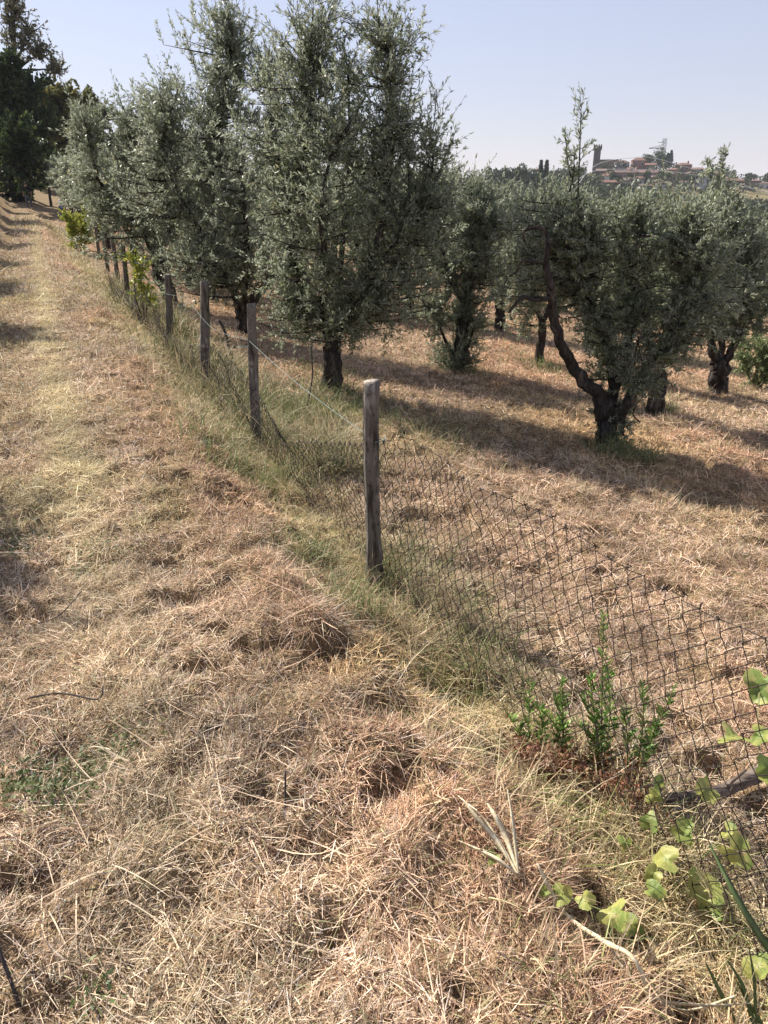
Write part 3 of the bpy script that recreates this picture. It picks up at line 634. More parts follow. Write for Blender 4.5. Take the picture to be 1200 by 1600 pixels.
# dark green tufts at the feet of trees and posts
tf = []
for px, py, m, sp in [(985, 712, 420, .16), (955, 700, 260, .15), (520, 612, 500, .22), (540, 640, 500, .3), (470, 650, 700, .35), (430, 640, 600, .3), (500, 585, 300, .25), (845, 572, 220, .2), (880, 585, 220, .3), (720, 582, 220, .25),
                      (1035, 640, 200, .12), (640, 660, 200, .3), (690, 690, 200, .3), (600, 905, 160, .06), (640, 870, 130, .12), (690, 930, 130, .14), (400, 700, 260, .09), (330, 600, 240, .14), (280, 545, 200, .18),
                      (490, 855, 240, .07), (480, 870, 180, .09), (330, 690, 200, .12), (350, 720, 240, .12), (440, 760, 300, .12), (560, 960, 260, .09), (740, 1060, 170, .10), (770, 1010, 100, .10)]:
    p = ground(px, py); tf.append(np.stack([p[0]+rng.normal(0, sp, m), p[1]+rng.normal(0, sp, m)], 1))
patch('green_tufts', np.concatenate(tf), (.10, .30), (.0025, .0045), 1.1, .35, [(.10, .15, .05), (.17, .21, .08), (.26, .27, .11), (.40, .35, .2)], (4, 4, 2, 2), 4)
# low broad-leaved weeds creeping in the mown path
wpnt = []
for px, py, m, sp in [(90, 1215, 420, .07), (110, 1240, 300, .06), (60, 1235, 150, .05), (175, 1170, 200, .05), (30, 860, 150, .07), (135, 885, 120, .06), (25, 840, 120, .08), (150, 850, 90, .05), (200, 855, 70, .05), (110, 715, 90, .07), (640, 835, 120, .05), (145, 1560, 60, .03), (45, 620, 100, .12), (480, 845, 120, .03), (20, 1230, 80, .05)]:
    p = ground(px, py); wpnt.append(np.stack([p[0]+rng.normal(0, sp, m), p[1]+rng.normal(0, sp, m)], 1))
wp_ = np.concatenate(wpnt); P = np.stack([wp_[:, 0], wp_[:, 1], gh(wp_[:, 0], wp_[:, 1])+rng.uniform(0, .03, len(wp_))], 1)
D = rng.standard_normal((len(P), 3)); D[:, 2] = np.abs(D[:, 2])*.3+.1
tag(link('ground_weeds', leaves_mesh('ground_weeds', P, D, rng.uniform(.012, .03, len(P)), rng.uniform(.005, .011, len(P)), [(.08, .12, .04), (.13, .16, .06), (.22, .22, .10)], (4, 3, 1), flat=1.5), M['leaf']), kind='stuff')

# erect green weeds in front of the netting
def weed(px, py, tops_, seed, label):
    b = ground(px, py); b[2] = gh(b[0], b[1]); g = Geo(); P = []; D = []; Ls = []; Cs = []
    t = thing('weed', label, 'weed', tuple(b), 'erect green weeds before the netting')
    for (tx, ty) in tops_:
        e = at(tx, ty, b[1]+rng.uniform(-.03, .05))-b; o = np.append(rng.normal(0, .008, 2), -.02)
        q = smooth_line([o, e*.45+np.array([0, 0, .03])+rng.normal(0, .01, 3), e], 9); g.tube(q, np.linspace(.0028, .0011, len(q)), 5)
        Lt = np.linalg.norm(e); m = int(260*Lt)
        for j in range(m):
            u = rng.random()**.85*.95+.05; k = min(int(u*(len(q)-1)), len(q)-2); p = q[k]+(q[k+1]-q[k])*(u*(len(q)-1)-k); a = j*2.4
            P.append(p); D.append((math.cos(a)*.75, math.sin(a)*.75, .35+.8*u)); Ls.append(.050*(1.15-.55*u)*rng.uniform(.45, 1.3)); Cs.append(u)
    P = np.array(P); D = np.array(D); Ls = np.array(Ls); Cs = np.array(Cs)[:, None]
    me = leaves_mesh('leaves', P, D, Ls, Ls*.2, [(.14, .26, .05), (.21, .34, .08), (.10, .18, .045), (.28, .28, .09)], (3, 2, 2, .7), var=.22)
    a = me.attributes['col']; c = np.empty(len(me.vertices)*4, np.float32); a.data.foreach_get('color', c); c = c.reshape(-1, 4)
    dead = np.repeat(((Cs[:, 0] < .28) & (rng.random(len(Cs)) < .8)), 4); c[dead, :3] = np.array([.30, .13, .06])*rng.uniform(.5, 1.2, (dead.sum(), 1)); a.data.foreach_set('color', c.ravel())
    link('stem', g.mesh('stem'), mat('weed_stem', (.13, .15, .05), .6), t); link('leaves', me, M['leaf'], t)
weed(938, 1215, [(943, 962), (922, 1060), (905, 1085), (950, 1050), (900, 1130)], 1, 'tallest erect green weed with narrow leaves in front of the netting')
weed(880, 1195, [(878, 1062), (868, 1090), (845, 1110)], 2, 'bushy green weed left of the tallest one, over reddish dead leaves')
weed(838, 1180, [(828, 1068), (842, 1105), (795, 1120)], 3, 'short green weed, leftmost of the group before the netting')
weed(985, 1230, [(1003, 1072), (1052, 1078), (1025, 1130), (975, 1110)], 4, 'green weed spreading right, its two stems leaning outwards')
p = [];
for px, py, m, sp in [(850, 1215, 600, .05), (900, 1225, 520, .05), (960, 1265, 420, .04), (820, 1195, 300, .04), (1000, 1290, 180, .05), (560, 720, 300, .2), (470, 730, 300, .15)]:
    q = ground(px, py); p.append(np.stack([q[0]+rng.normal(0, sp, m), q[1]+rng.normal(0, sp, m)], 1))
p = np.concatenate(p); P = np.stack([p[:, 0], p[:, 1], gh(p[:, 0], p[:, 1])+rng.uniform(0, .10, len(p))], 1); D = rng.standard_normal((len(P), 3))
tag(link('dead_red_leaves', leaves_mesh('dead_red_leaves', P, D, rng.uniform(.012, .032, len(P)), rng.uniform(.005, .011, len(P)), [(.26, .12, .07), (.19, .09, .055), (.36, .22, .13)], (3, 3, 2)), M['leaf']), kind='stuff')

# grapevine creeping over the bank, lower right
t = thing('grapevine', 'grapevine shoot with scattered yellow-green lobed leaves in the lower right corner', 'grapevine', tuple(ground(1060, 1420)))
o0 = np.array(t.location); g = Geo(); lv = Geo(); vc = []
VL = [(1190, 1068, .18, 54), (1145, 1150, .24, 42), (1188, 1150, .2, 34), (1103, 1232, .14, 40), (1068, 1300, .12, 38), (1040, 1342, .10, 42), (1105, 1385, .06, 54), (1112, 1415, .04, 40), (962, 1428, .06, 46), (985, 1445, .03, 34), (878, 1396, .05, 34),
      (914, 1408, .05, 30), (1022, 1390, .08, 30), (1022, 1245, .12, 26), (1030, 1225, .12, 26), (1015, 1285, .10, 30), (975, 1318, .06, 24), (1150, 1330, .12, 46), (1196, 1085, .16, 40), (770, 1340, .03, 22), (1185, 1510, .04, 40), (1020, 1365, .08, 26), (1140, 1300, .1, 30), (850, 1392, .03, 18), (1200, 1200, .16, 40)]
lp = []
for px, py, h, wpx in VL:
    q = ground(px, py+h*520); q[2] = gh(q[0], q[1]); c = at(px, py, q[1]); c[2] = max(c[2], q[2]+.03)
    R = .82*wpx/1155*np.linalg.norm(c-np.array([0, 0, EYE]))*.5; lp.append((c, R))
    nrm = unit(np.array([rng.normal(-.3, .45), rng.normal(-.5, .4), rng.uniform(.4, 1.2)])); u = unit(np.cross(nrm, rng.standard_normal(3))); v = np.cross(nrm, u)
    K = 30; ring = []
    for k in range(K):
        a = k/K*2*math.pi; rr = R*(1+.18*math.cos(3*a)+.10*math.cos(5*a)-.28*math.exp(-((a-math.pi)/.22)**2))*(1+.07*(k % 2))
        cup = R*(.42*math.cos(2*a+px)+.2*math.sin(3*a+py)); ring.append(c-o0+u*rr*math.cos(a)+v*rr*math.sin(a)+nrm*cup*.9)
    n0 = lv.n; lv.V.append(np.array([c-o0-nrm*R*.08]+ring)); 
    mid = [(c-o0)*.5+x*.5+nrm*R*.05 for x in ring]; lv.V.append(np.array(mid)); lv.n += 1+2*K
    for k in range(K):
        k2 = (k+1) % K; lv.F.append((n0, n0+1+K+k, n0+1+K+k2)); lv.F.append((n0+1+K+k, n0+1+k, n0+1+k2, n0+1+K+k2)); lv.mi += [0, 0]
order = [[23, 10, 11, 8, 9, 22, 6, 7], [14, 13, 12, 5, 21, 4, 3, 1], [24, 2, 0, 18], [16, 15, 22, 17]]
for ch in order:
    pts = [lp[k][0]-o0+np.array([.01, .02, -.035]) for k in ch]; q = smooth_line(pts, 6); g.tube(q, np.linspace(.0028, .0016, len(q)), 5)
for c, R in lp:
    g.tube(smooth_line([c-o0, c-o0+np.array([.006, .012, -.02]), c-o0+np.array([.01, .02, -.06])], 4), .0012, 4)
M['vine'] = mat('vine_leaf', (.46, .45, .14), .45, trans=.38, spec=.35, noise=[(9, (.20, .27, .07), .42, .58), (28, (.48, .38, .18), .56, .68), (120, (.45, .44, .22), .6, .7)], bump=(120, .4, .004))
link('stem', g.mesh('stem'), mat('vine_stem', (.24, .20, .10), .6, noise=(30, (.16, .2, .07), .45, .6)), t); link('leaves', lv.mesh('leaves'), M['vine'], t)

# fallen branch, reed, blades
def low(px, py, h=0.0): q = ground(px, py); q[2] = gh(q[0], q[1])+h; return q
M['log'] = mat('rotting_wood', (.10, .075, .06), .95, noise=[(25, (.24, .2, .17), .5, .68, (.3, 1, 1))], bump=(50, .9, .012, (.2, 1, 1)))
pts = [low(1000, 1272, .02), low(1060, 1262, .03), low(1110, 1252, .04), low(1160, 1240, .055), low(1215, 1222, .07), low(1300, 1190, .10)]
g = Geo(); q = smooth_line(pts, 6); g.tube(q-pts[0], np.interp(np.linspace(0, 1, len(q)), [0, .3, 1], [.011, .021, .028]), 12, jit=.2)
g.tube(smooth_line([q[14]-pts[0], q[14]-pts[0]+np.array([.02, -.01, .05]), q[14]-pts[0]+np.array([.06, 0, .09])], 4), [.008]*3+[.005]*6, 6)
tag(link('fallen_branch', g.mesh('fallen_branch'), M['log'], None, tuple(pts[0])), 'dark rotting branch lying at the foot of the netting by the right edge', 'branch')
M['reed'] = mat('dry_reed', (.64, .54, .35), .6, trans=.1, noise=[(14, (.5, .38, .22), .45, .7), (90, (.85, .78, .6), .5, .7)], bump=(80, .4, .004))
def ribbon(g, pts, wd, up=np.array([0, -1, .55]), fold=.3):
    q = smooth_line(pts, 7); n = len(q); T = np.gradient(q, axis=0)
    w0 = np.interp(np.linspace(0, 1, n), np.linspace(0, 1, len(wd)), wd); S = np.cross(T, up); S /= np.linalg.norm(S, axis=1)[:, None]+1e-9; Nn = np.cross(S, T); Nn /= np.linalg.norm(Nn, axis=1)[:, None]+1e-9
    th = .0006
    V = np.stack([q-S*w0[:, None]/2+Nn*w0[:, None]*fold*.5, q, q+S*w0[:, None]/2+Nn*w0[:, None]*fold*.5, q-Nn*th], 1).reshape(-1, 3)
    n0 = g.n; g.V.append(V); g.n += len(V)
    for i in range(n-1):
        for a, b_ in ((0, 1), (1, 2), (2, 3), (3, 0)):
            g.F.append((n0+4*i+a, n0+4*i+b_, n0+4*i+4+b_, n0+4*i+4+a)); g.mi.append(0)
root = low(808, 1368, .035); g = Geo()
for pl, wd in [([(806, 1366, .035), (775, 1320, .06), (742, 1285, .09), (722, 1262, .10)], [.010, .012, .009, .004]), ([(808, 1366, .035), (788, 1318, .07), (770, 1290, .09), (757, 1268, .10)], [.010, .013, .010, .003]),
               ([(808, 1368, .035), (800, 1320, .09), (793, 1285, .13), (785, 1258, .15)], [.009, .008, .006, .003]), ([(806, 1368, .03), (775, 1350, .03), (745, 1330, .03), (715, 1318, .02)], [.009, .009, .006, .003]),
               ([(808, 1368, .03), (785, 1335, .04), (760, 1300, .05), (735, 1275, .06)], [.007, .007, .005, .002])]:
    ribbon(g, [low(a, c_+h*450, h+.02)-root for a, c_, h in pl], [wd[0]*.5]+[q_*1.25 for q_ in wd[1:]])
g.tube(smooth_line([low(812, 1372, .03)-root, low(800, 1362, .03)-root], 4), .004, 8)
tag(link('dry_reed', g.mesh('dry_reed'), M['reed'], None, tuple(root)), 'bleached dry reed splitting into pale upright blades', 'dry reed')
root = low(835, 1392, .03); g = Geo(); low0 = low; low = lambda a, c_, h=0.: low0(a, c_, h+.06)
g.tube(smooth_line([low(835, 1392, .03)-root, low(880, 1430, .045)-root, low(940, 1495, .045)-root, low(985, 1545, .04)-root, low(1030, 1580, .03)-root], 6), np.interp(np.linspace(0, 1, 25), [0, .08, .5, .55, .6, 1], [.0015, .005, .0055, .0072, .0055, .0032]), 7, jit=.15)
g.tube(smooth_line([low(985, 1545, .04)-root, low(1060, 1570, .05)-root, low(1140, 1592, .05)-root], 6), .0026, 5)
ribbon(g, [low(940, 1495, .05)-root, low(1010, 1560, .05)-root, low(1090, 1585, .06)-root, low(1160, 1610, .06)-root], [.006, .009, .007, .002])
low = low0
tag(link('dry_stalk', g.mesh('dry_stalk'), M['reed'], None, tuple(root)), 'long pale dry stalk lying diagonally toward the bottom right corner', 'dry stalk')
M['blade'] = mat('broad_blade', (.15, .21, .08), .45, trans=.3, noise=(40, (.24, .28, .13), .5, .7, (1, 1, 1)))
root = low(1240, 1560); g = Geo()
for pl, wd in [([(1108, 1318, .30), (1150, 1400, .26), (1200, 1480, .2), (1270, 1560, .08)], [.003, .013, .017, .016])]:
    ribbon(g, [at(a, c_, low(a, min(c_+h*700, 1640))[1]) - root for a, c_, h in pl], wd)
tag(link('reed_leaf', g.mesh('reed_leaf'), M['blade'], None, tuple(root)), 'single broad dark green leaf slanting in from the right edge', 'leaf blade')
root = low(1180, 1640); g = Geo()
for pl, wd in [([(1195, 1650), (1150, 1600), (1125, 1550), (1103, 1505)], [.012, .012, .010, .003]), ([(1195, 1650), (1175, 1590), (1160, 1540), (1138, 1502)], [.012, .011, .009, .003]), ([(1200, 1650), (1182, 1590), (1178, 1530), (1170, 1480)], [.010, .009, .007, .002]),
               ([(1205, 1650), (1190, 1600), (1165, 1560), (1150, 1530)], [.010, .009, .007, .002]), ([(1205, 1650), (1205, 1590), (1200, 1540)], [.010, .009, .003])]:
    yy = root[1]
    ribbon(g, [at(a, c_, yy+.05+(1650-c_)*.0004) - root for a, c_ in pl], wd)
tag(link('grass_clump', g.mesh('grass_clump'), M['blade'], None, tuple(root)), 'clump of upright pale green blades in the bottom right corner', 'grass clump')
M['twig'] = mat('dead_twig', (.05, .042, .04), .9, noise=(30, (.14, .12, .1), .5, .7))
for pl, r, lab in [([(445, 1293, .02), (446, 1270, .05), (449, 1248, .08)], .0028, 'short dark stick standing in the cut straw'), ([(50, 1105, .02), (100, 1100, .035), (155, 1108, .03), (165, 1095, .05)], .003, 'dark twig lying in the shaded grass on the left'),
                   ([(2, 1500, .10), (14, 1530, .06), (28, 1560, .02)], .004, 'dark stub poking up at the bottom left corner'), ([(60, 975, .03), (95, 968, .05), (130, 940, .06)], .0026, 'thin pale twig lying across the shadow at left')]:
    root = low(*pl[0]); g = Geo(); g.tube(smooth_line([low(*q)-root for q in pl], 5), r, 6, jit=.2)
    tag(link('stick', g.mesh('stick'), M['twig'], None, tuple(root)), lab, 'stick')
# dead branches leaning by the second and third posts
for pl, r, lab in [([(362, 560), (352, 520), (342, 500)], .018, 'dead forked branch leaning in the grass right of the third post'), ([(478, 640), (488, 590), (486, 540)], .007, 'thin bare stake in the tall grass before the big olive')]:
    b = ground(*pl[0]); b[2] = gh(b[0], b[1])-.02; g = Geo(); g.tube(smooth_line([b*0]+[at(a, c_, b[1]+.05)-b for a, c_ in pl[1:]], 5), r, 6, jit=.2)
    tag(link('dead_branch', g.mesh('dead_branch'), M['twig'], None, tuple(b)), lab, 'dead branch')

# ---------------------------------------------------------------- trees beyond the end of the path
DKG = [(.04, .065, .024), (.065, .095, .032), (.03, .046, .02), (.14, .155, .055)]
def bigtree(name, label, px, pyb, y, trunk, blobs, leaf, cols, wts, twigs=7, nl=14, tl=(.4, .9), group=None, r=.22, **kw):
    b = at(px, pyb, y); b[2] = float(gh(b[0], b[1]))-.1; lm = [([b-np.array([0, 0, .2])]+line(trunk, y), list(np.linspace(r, r*.25, len(trunk)+1)))]
    for bl in blobs:
        c = bl[0]; lm.append(([np.array(lm[0][0][len(trunk)//2+0]), (np.array(lm[0][0][len(trunk)//2])+c)/2, c], [r*.45, r*.3, r*.1]))
    return plant(name, label, 'tree', tuple(b), make_tree(lm, blobs, leaf=leaf, twigs=twigs, nl=nl, tl=tl, cols=cols, wts=wts, base=b, branch_r=.05, twig_r=.010, up=.05, **kw), group, leafm='leaf')
bigtree('evergreen_tree', 'dark ivy-clad evergreen tree rising at the left edge beyond the path', 25, 312, 57, [(24, 250), (22, 180), (18, 100)],
        [blob(8, 110, 30, 34, 57, 22), blob(48, 140, 28, 36, 57, 24), blob(62, 190, 26, 40, 57, 24), blob(22, 170, 40, 55, 57, 46), blob(30, 240, 46, 57, 50, 50), blob(-30, 200, 45, 90, 57, 46), blob(20, 285, 48, 28, 57, 32), blob(-40, 100, 40, 60, 57, 24)], (.30, .18), DKG, (4, 3, 3, 1.6), nl=22)
bigtree('airy_tree', 'tall thin-leaved tree with see-through crown above the dark evergreen', 30, 305, 60, [(28, 200), (25, 110), (20, 40), (15, 0)],
        [blob(22, 20, 32, 26, 60, 16), blob(62, 82, 34, 24, 60, 20), blob(88, 108, 22, 14, 60, 9), blob(5, -30, 35, 30, 60, 8), blob(42, 50, 28, 26, 60, 12), blob(10, 60, 26, 30, 60, 10)], (.17, .09), [(.20, .19, .11), (.26, .23, .14), (.15, .16, .09)], (3, 2, 2), twigs=7, nl=22)
bigtree('oak_tree', 'round-headed brownish green oak behind the end of the path', 100, 296, 66, [(100, 270), (102, 230), (105, 170)],
        [blob(95, 160, 46, 30, 66, 40), blob(60, 190, 36, 44, 66, 36), blob(130, 175, 30, 34, 66, 26), blob(115, 225, 42, 36, 66, 34), blob(75, 250, 26, 24, 66, 16)], (.36, .24), [(.19, .18, .06), (.24, .21, .08), (.13, .15, .045), (.09, .12, .035)], (3, 3, 3, 2), nl=24)
bigtree('oak_tree', 'leafy green tree with drooping lit branches at the turn of the path', 76, 300, 58, [(76, 285), (77, 265), (82, 245)],
        [blob(80, 245, 20, 14, 58, 14), blob(95, 258, 16, 12, 58, 10)], (.2, .12), [(.13, .16, .05), (.09, .12, .04)], (3, 3), r=.1)
for i, (px, y, hgt) in enumerate([(150, 74, 165), (210, 80, 190), (-70, 48, 120), (-20, 78, 130), (300, 84, 215), (70, 84, 185), (-100, 38, 140), (25, 70, 190)]):
    bigtree('oak_tree', 'dark woodland tree behind the fence row of olives' if px > 100 else 'dark woodland tree closing the view beyond the path end', px, 300, y, [(px, 270), (px, 240), (px, hgt+20)],
            [blob(px, hgt+25, 42, 30, y, 22), blob(px-25, hgt+60, 42, 36, y, 22), blob(px+25, hgt+65, 42, 36, y, 22), blob(px, 270, 50, 28, y, 22)], (.34, .22), [(.11, .13, .045), (.15, .15, .06), (.07, .09, .033)], (3, 2, 3), nl=14, twigs=6, group='woodland trees beyond the path')

# ---------------------------------------------------------------- far hills: wood, town, cypresses
hx = rng.uniform(-160, 420, 26000); hy = rng.uniform(120, 620, 26000)
hz = base_h(hx, hy); k = (hx < hy*.62+10) & (hx > -hy*.35) & (fbm(hx/38, hy/38, 101) > .40)
tc_ = np.exp(-((hx-152)/70)**2-((hy-440)/60)**2); k &= rng.random(26000) > .75*tc_; k &= ~((hx/hy > .25) & (hx/hy < .53) & (hy > 330) & (rng.random(26000) < .72))
hx, hy, hz = hx[k][:7500], hy[k][:7500], hz[k][:7500]
m = 46; N = len(hx); R = rng.uniform(1.6, 3.4, N); v = rng.standard_normal((N, m, 3)); v /= np.linalg.norm(v, axis=2)[..., None]; v *= rng.uniform(.6, 1.05, (N, m, 1)); v[..., 2] *= rng.uniform(.7, 1.1, (N, 1))
P = np.stack([hx, hy, hz+R*.8], 1)[:, None]+v*R[:, None, None]; P = P.reshape(-1, 3)
me = leaves_mesh('far_wood', P, rng.standard_normal(P.shape), np.repeat(R*.42, m), np.repeat(R*.34, m), [(.045, .06, .025), (.06, .075, .03), (.09, .10, .05), (.03, .045, .02)], (3, 3, 2, 3))
tag(link('far_wood', me, M['leaf']), kind='stuff')

def wallmat(nm, c): return mat(nm, c, .9, noise=(.6, tuple(x*.78 for x in c), .45, .7))
WM = {'cream': wallmat('cream_render', (.27, .215, .165)), 'pink': wallmat('pink_render', (.25, .145, .12)), 'white': wallmat('white_render', (.46, .46, .47)), 'ochre': wallmat('ochre_render', (.24, .175, .105)), 'stone': wallmat('brown_stone', (.11, .085, .07))}
TILES = [mat('brown_roof_tiles', (.125, .088, .075), .9), mat('red_roof_tiles', (.165, .092, .072), .9), mat('faded_roof_tiles', (.18, .12, .10), .9)]
TILE = mat('roof_tiles', (.27, .145, .105), .9, noise=(1.2, (.19, .12, .09), .45, .65)); DARK = mat('window_glass', (.035, .04, .045), .25, spec=.5)
WF = mat('window_frame', (.5, .47, .42), .7)
def house(px, pyt, pyb, wpx, col, label, rot=0.0, gable=True, D=None, shape='gable', cat='house'):
    p = ground(px, pyb)
    if p[1] > 470 or p[1] < 300: p = at(px, pyb, 462)
    if D: p = at(px, pyb, D)
    p[2] = min(p[2], float(base_h(p[0], p[1]))+.5) if not D else p[2]
    y = p[1]; kk = (y/ray(px, pyb)[1])/1155; W = wpx*kk; H = (at(px, pyt, y)[2]-at(px, pyb, y)[2]); zb = p[2]-6
    t = thing('house' if cat == 'house' else cat, label, cat, (p[0], p[1], p[2]), 'houses of the hill town', rz=-math.atan2(p[0], p[1])+rot)
    dp = max(6, W*.7); rh = min(1.5, H*.22) if shape != 'flat' else .5; eave = H-rh
    g = Geo(); g.box(-W/2, W/2, 0, dp, -6, eave); 
    if shape == 'gable': 
        for sx in (-1, 1): g.poly([(sx*W/2, 0, eave), (sx*W/2, dp, eave), (sx*W/2, dp/2, eave+rh-.12)][::sx])
    link('wall', g.mesh('wall', False), WM[col], t)
    g = Geo(); o = .45
    if shape == 'gable':
        for (y0, z0, y1, z1) in ((-o, eave-.05, dp/2, eave+rh), (dp+o, eave-.05, dp/2, eave+rh)):
            g.poly([(-W/2-o, y0, z0), (W/2+o, y0, z0), (W/2+o, y1, z1), (-W/2-o, y1, z1)]); g.poly([(-W/2-o, y0, z0+.22), (W/2+o, y0, z0+.22), (W/2+o, y1, z1+.22), (-W/2-o, y1, z1+.22)])
            g.poly([(-W/2-o, y0, z0), (W/2+o, y0, z0), (W/2+o, y0, z0+.22), (-W/2-o, y0, z0+.22)])
    elif shape == 'hip':
        a = [(-W/2-o, -o, eave), (W/2+o, -o, eave), (W/2+o, dp+o, eave), (-W/2-o, dp+o, eave)]; r_l, r_r = (-W/2+dp*.35, dp/2, eave+rh), (W/2-dp*.35, dp/2, eave+rh)
        g.poly([a[0], a[1], r_r, r_l]); g.poly([a[2], a[3], r_l, r_r]); g.poly([a[1], a[2], r_r]); g.poly([a[3], a[0], r_l]); g.poly([a[3], a[2], a[1], a[0]])
    else: g.box(-W/2-.3, W/2+.3, -.3, dp+.3, eave, eave+.45)
    rf = link('roof', g.mesh('roof', False), TILES[int(px) % 3], t)
    if shape != 'flat' and W > 8:
        g = Geo(); g.box(W*.22, W*.22+.7, dp*.3, dp*.3+.7, eave+.2, eave+rh+.9); link('chimney', g.mesh('chimney', False), WM[col], rf)
    rows = max(1, int(eave/2.9)); colsn = max(2, int(W/3.2))
    for r in range(rows):
        for c in range(colsn):
            if rng.random() < .12: continue
            cx = -W/2+(c+.5)*W/colsn; cz = eave-1.7-r*2.9; 
            if cz < .4: continue
            g = Geo(); g.box(cx-.6, cx+.6, -.07, .02, cz-.8, cz+.8); f = link('window', g.mesh('window', False), WF, t)
            g = Geo(); g.box(cx-.5, cx+.5, -.10, -.072, cz-.7, cz+.7); link('pane', g.mesh('pane', False), DARK, f)
HS = [(949, 249, 268, 29, 'ochre', 'long flat-topped ochre building beside the tower', 0, 'flat'), (972, 250, 268, 20, 'white', 'white house on the skyline right of the long ochre building', .2, 'hip'),
      (975, 266, 284, 32, 'pink', 'wide pink house below the white skyline house', 0, 'gable'), (955, 282, 298, 26, 'pink', 'low house with broad tiled roof at the lower left of the town', .2, 'gable'),
      (978, 278, 298, 18, 'white', 'small bluish white house beneath the wide pink house', -.2, 'gable'), (997, 246, 268, 20, 'pink', 'tall brick-pink house left of the crowning trees', .15, 'hip'),
      (1015, 255, 270, 15, 'stone', 'small brown house under the crowning trees', 0, 'gable'), (1010, 266, 284, 28, 'cream', 'cream house with tiled roof in the middle of the town', .1, 'gable'),
      (1040, 268, 283, 22, 'cream', 'low cream house right of the middle of the town', -.1, 'hip'), (1055, 272, 293, 13, 'ochre', 'narrow ochre house between two dark cypresses', 0, 'flat'),
      (1066, 254, 270, 23, 'pink', 'red-brown house on the right shoulder of the skyline', -.1, 'hip'), (1088, 262, 276, 16, 'stone', 'brown house stepping down the right of the skyline', .1, 'gable'),
      (1097, 276, 297, 26, 'white', 'pale terraced house with rows of windows low on the right', 0, 'flat'), (1035, 284, 298, 18, 'white', 'white house half hidden by trees at the foot of the town', .2, 'gable'),
      (1120, 268, 282, 16, 'cream', 'cream house behind the tall olive shoots on the right', 0, 'gable'), (1147, 280, 293, 24, 'pink', 'pinkish house right of the tall olive shoots', .1, 'gable'),
      (1194, 284, 296, 18, 'white', 'white house at the right edge of the photo', 0, 'hip'), (938, 264, 280, 14, 'stone', 'brown house at the foot of the tower', 0, 'gable')]
for px, a, c, wd, col, lab, ro, shp in HS: house(px, a, c, wd, col, lab, ro, shape=shp)
house(840, 264, 274, 14, 'white', 'lone white house left of the town beside a cypress', .1, shape='gable', D=330)
SL = ['small house just right of the foot of the tower', 'small house under the long ochre building', 'small house left of the cypress between the pink and cream houses', 'small house below the tall brick-pink house', 'small house below the cream house in the middle of the town', 'small house directly under the mast',
      'small house at the foot of the middle of the town', 'small house below the red-brown skyline house', 'small house behind the right end of the pale terraced house', 'small house right of the pale terraced house', 'small house left of the tall olive shoots on the right', 'small house at the foot of the narrow ochre house',
      'small house below the pinkish house at right', 'small house below the cypress of the bluish white house', 'lowest small house at the left foot of the town', 'small house between the umbrella pine and the photo edge']
for (px, a, c), lb in zip([(946, 272, 286), (962, 268, 280), (985, 262, 276), (1003, 276, 290), (1022, 274, 287), (1048, 262, 276), (1028, 282, 294), (1076, 268, 280), (1100, 264, 276), (1115, 280, 293), (1130, 276, 288), (1062, 282, 296), (1160, 286, 297), (1008, 288, 300), (945, 290, 302), (1180, 280, 292)], SL):
    house(px, a, c, rng.uniform(12, 19), ['cream', 'pink', 'ochre', 'stone', 'white'][rng.integers(5)], lb, rng.normal(0, .3), shape=['gable', 'hip'][rng.integers(2)])
# tower
p = at(931, 262, 462); t = thing('tower', 'square brown stone tower with flared top at the left of the hill town', 'tower', tuple(p), rz=-.28)
kk = 462/ray(931, 262)[1]/1155; H = at(931, 226, 462)[2]-p[2]; W = 10*kk
g = Geo(); g.box(-W/2, W/2, -W/2, W/2, -8, H*.78); link('shaft', g.mesh('shaft', False), WM['stone'], t)
g = Geo(); g.box(-W/2-.45, W/2+.45, -W/2-.45, W/2+.45, H*.78, H*.93)
for k in range(4):
    for sgn in (-1, 1):
        x0 = -W/2-.45+k*(W+.9)/3.6; g.box(x0, x0+(W+.9)/7, sgn*(W/2+.1)-.35, sgn*(W/2+.1)+.35, H*.93, H)
link('battlement', g.mesh('battlement', False), WM['stone'], t)
for z in (.3, .6):
    g = Geo(); g.box(-.4, .4, -W/2-.08, -W/2+.02, H*z, H*z+1.6); link('window', g.mesh('window', False), DARK, t)
# lattice mast with crane-like arm above the trees
p = at(1033, 262, 470); t = thing('lattice_mast', 'thin lattice mast with side arms above the trees crowning the town', 'mast', tuple(p)); H = at(1033, 216, 470)[2]-p[2]
g = Geo(); a = 1.1
for sx in (-1, 1):
    for sy in (-1, 1): g.tube([(sx*a*1.3, sy*a*1.3, -3), (sx*a*.7, sy*a*.7, H)], .09, 4)
zz = np.linspace(0, H, 10)
for i in range(9):
    for sy in (-1, 1): g.tube([(-a, sy*a, zz[i]), (a, sy*a, zz[i+1])], .06, 4); g.tube([(a, sy*a, zz[i]), (-a, sy*a, zz[i+1])], .06, 4)
STEEL = mat('painted_steel', (.10, .09, .09), .6); link('frame', g.mesh('frame', False), STEEL, t)
g = Geo(); g.tube([(0, 0, H*.68), (-8.5, 0, H*.66)], .2, 4); g.tube([(0, 0, H*.80), (-8.5, 0, H*.66)], .1, 4); link('arm', g.mesh('arm', False), STEEL, t)
g = Geo(); g.tube([(0, 0, H*.88), (-3.5, 0, H*.86)], .15, 4); link('arm', g.mesh('arm', False), STEEL, t)

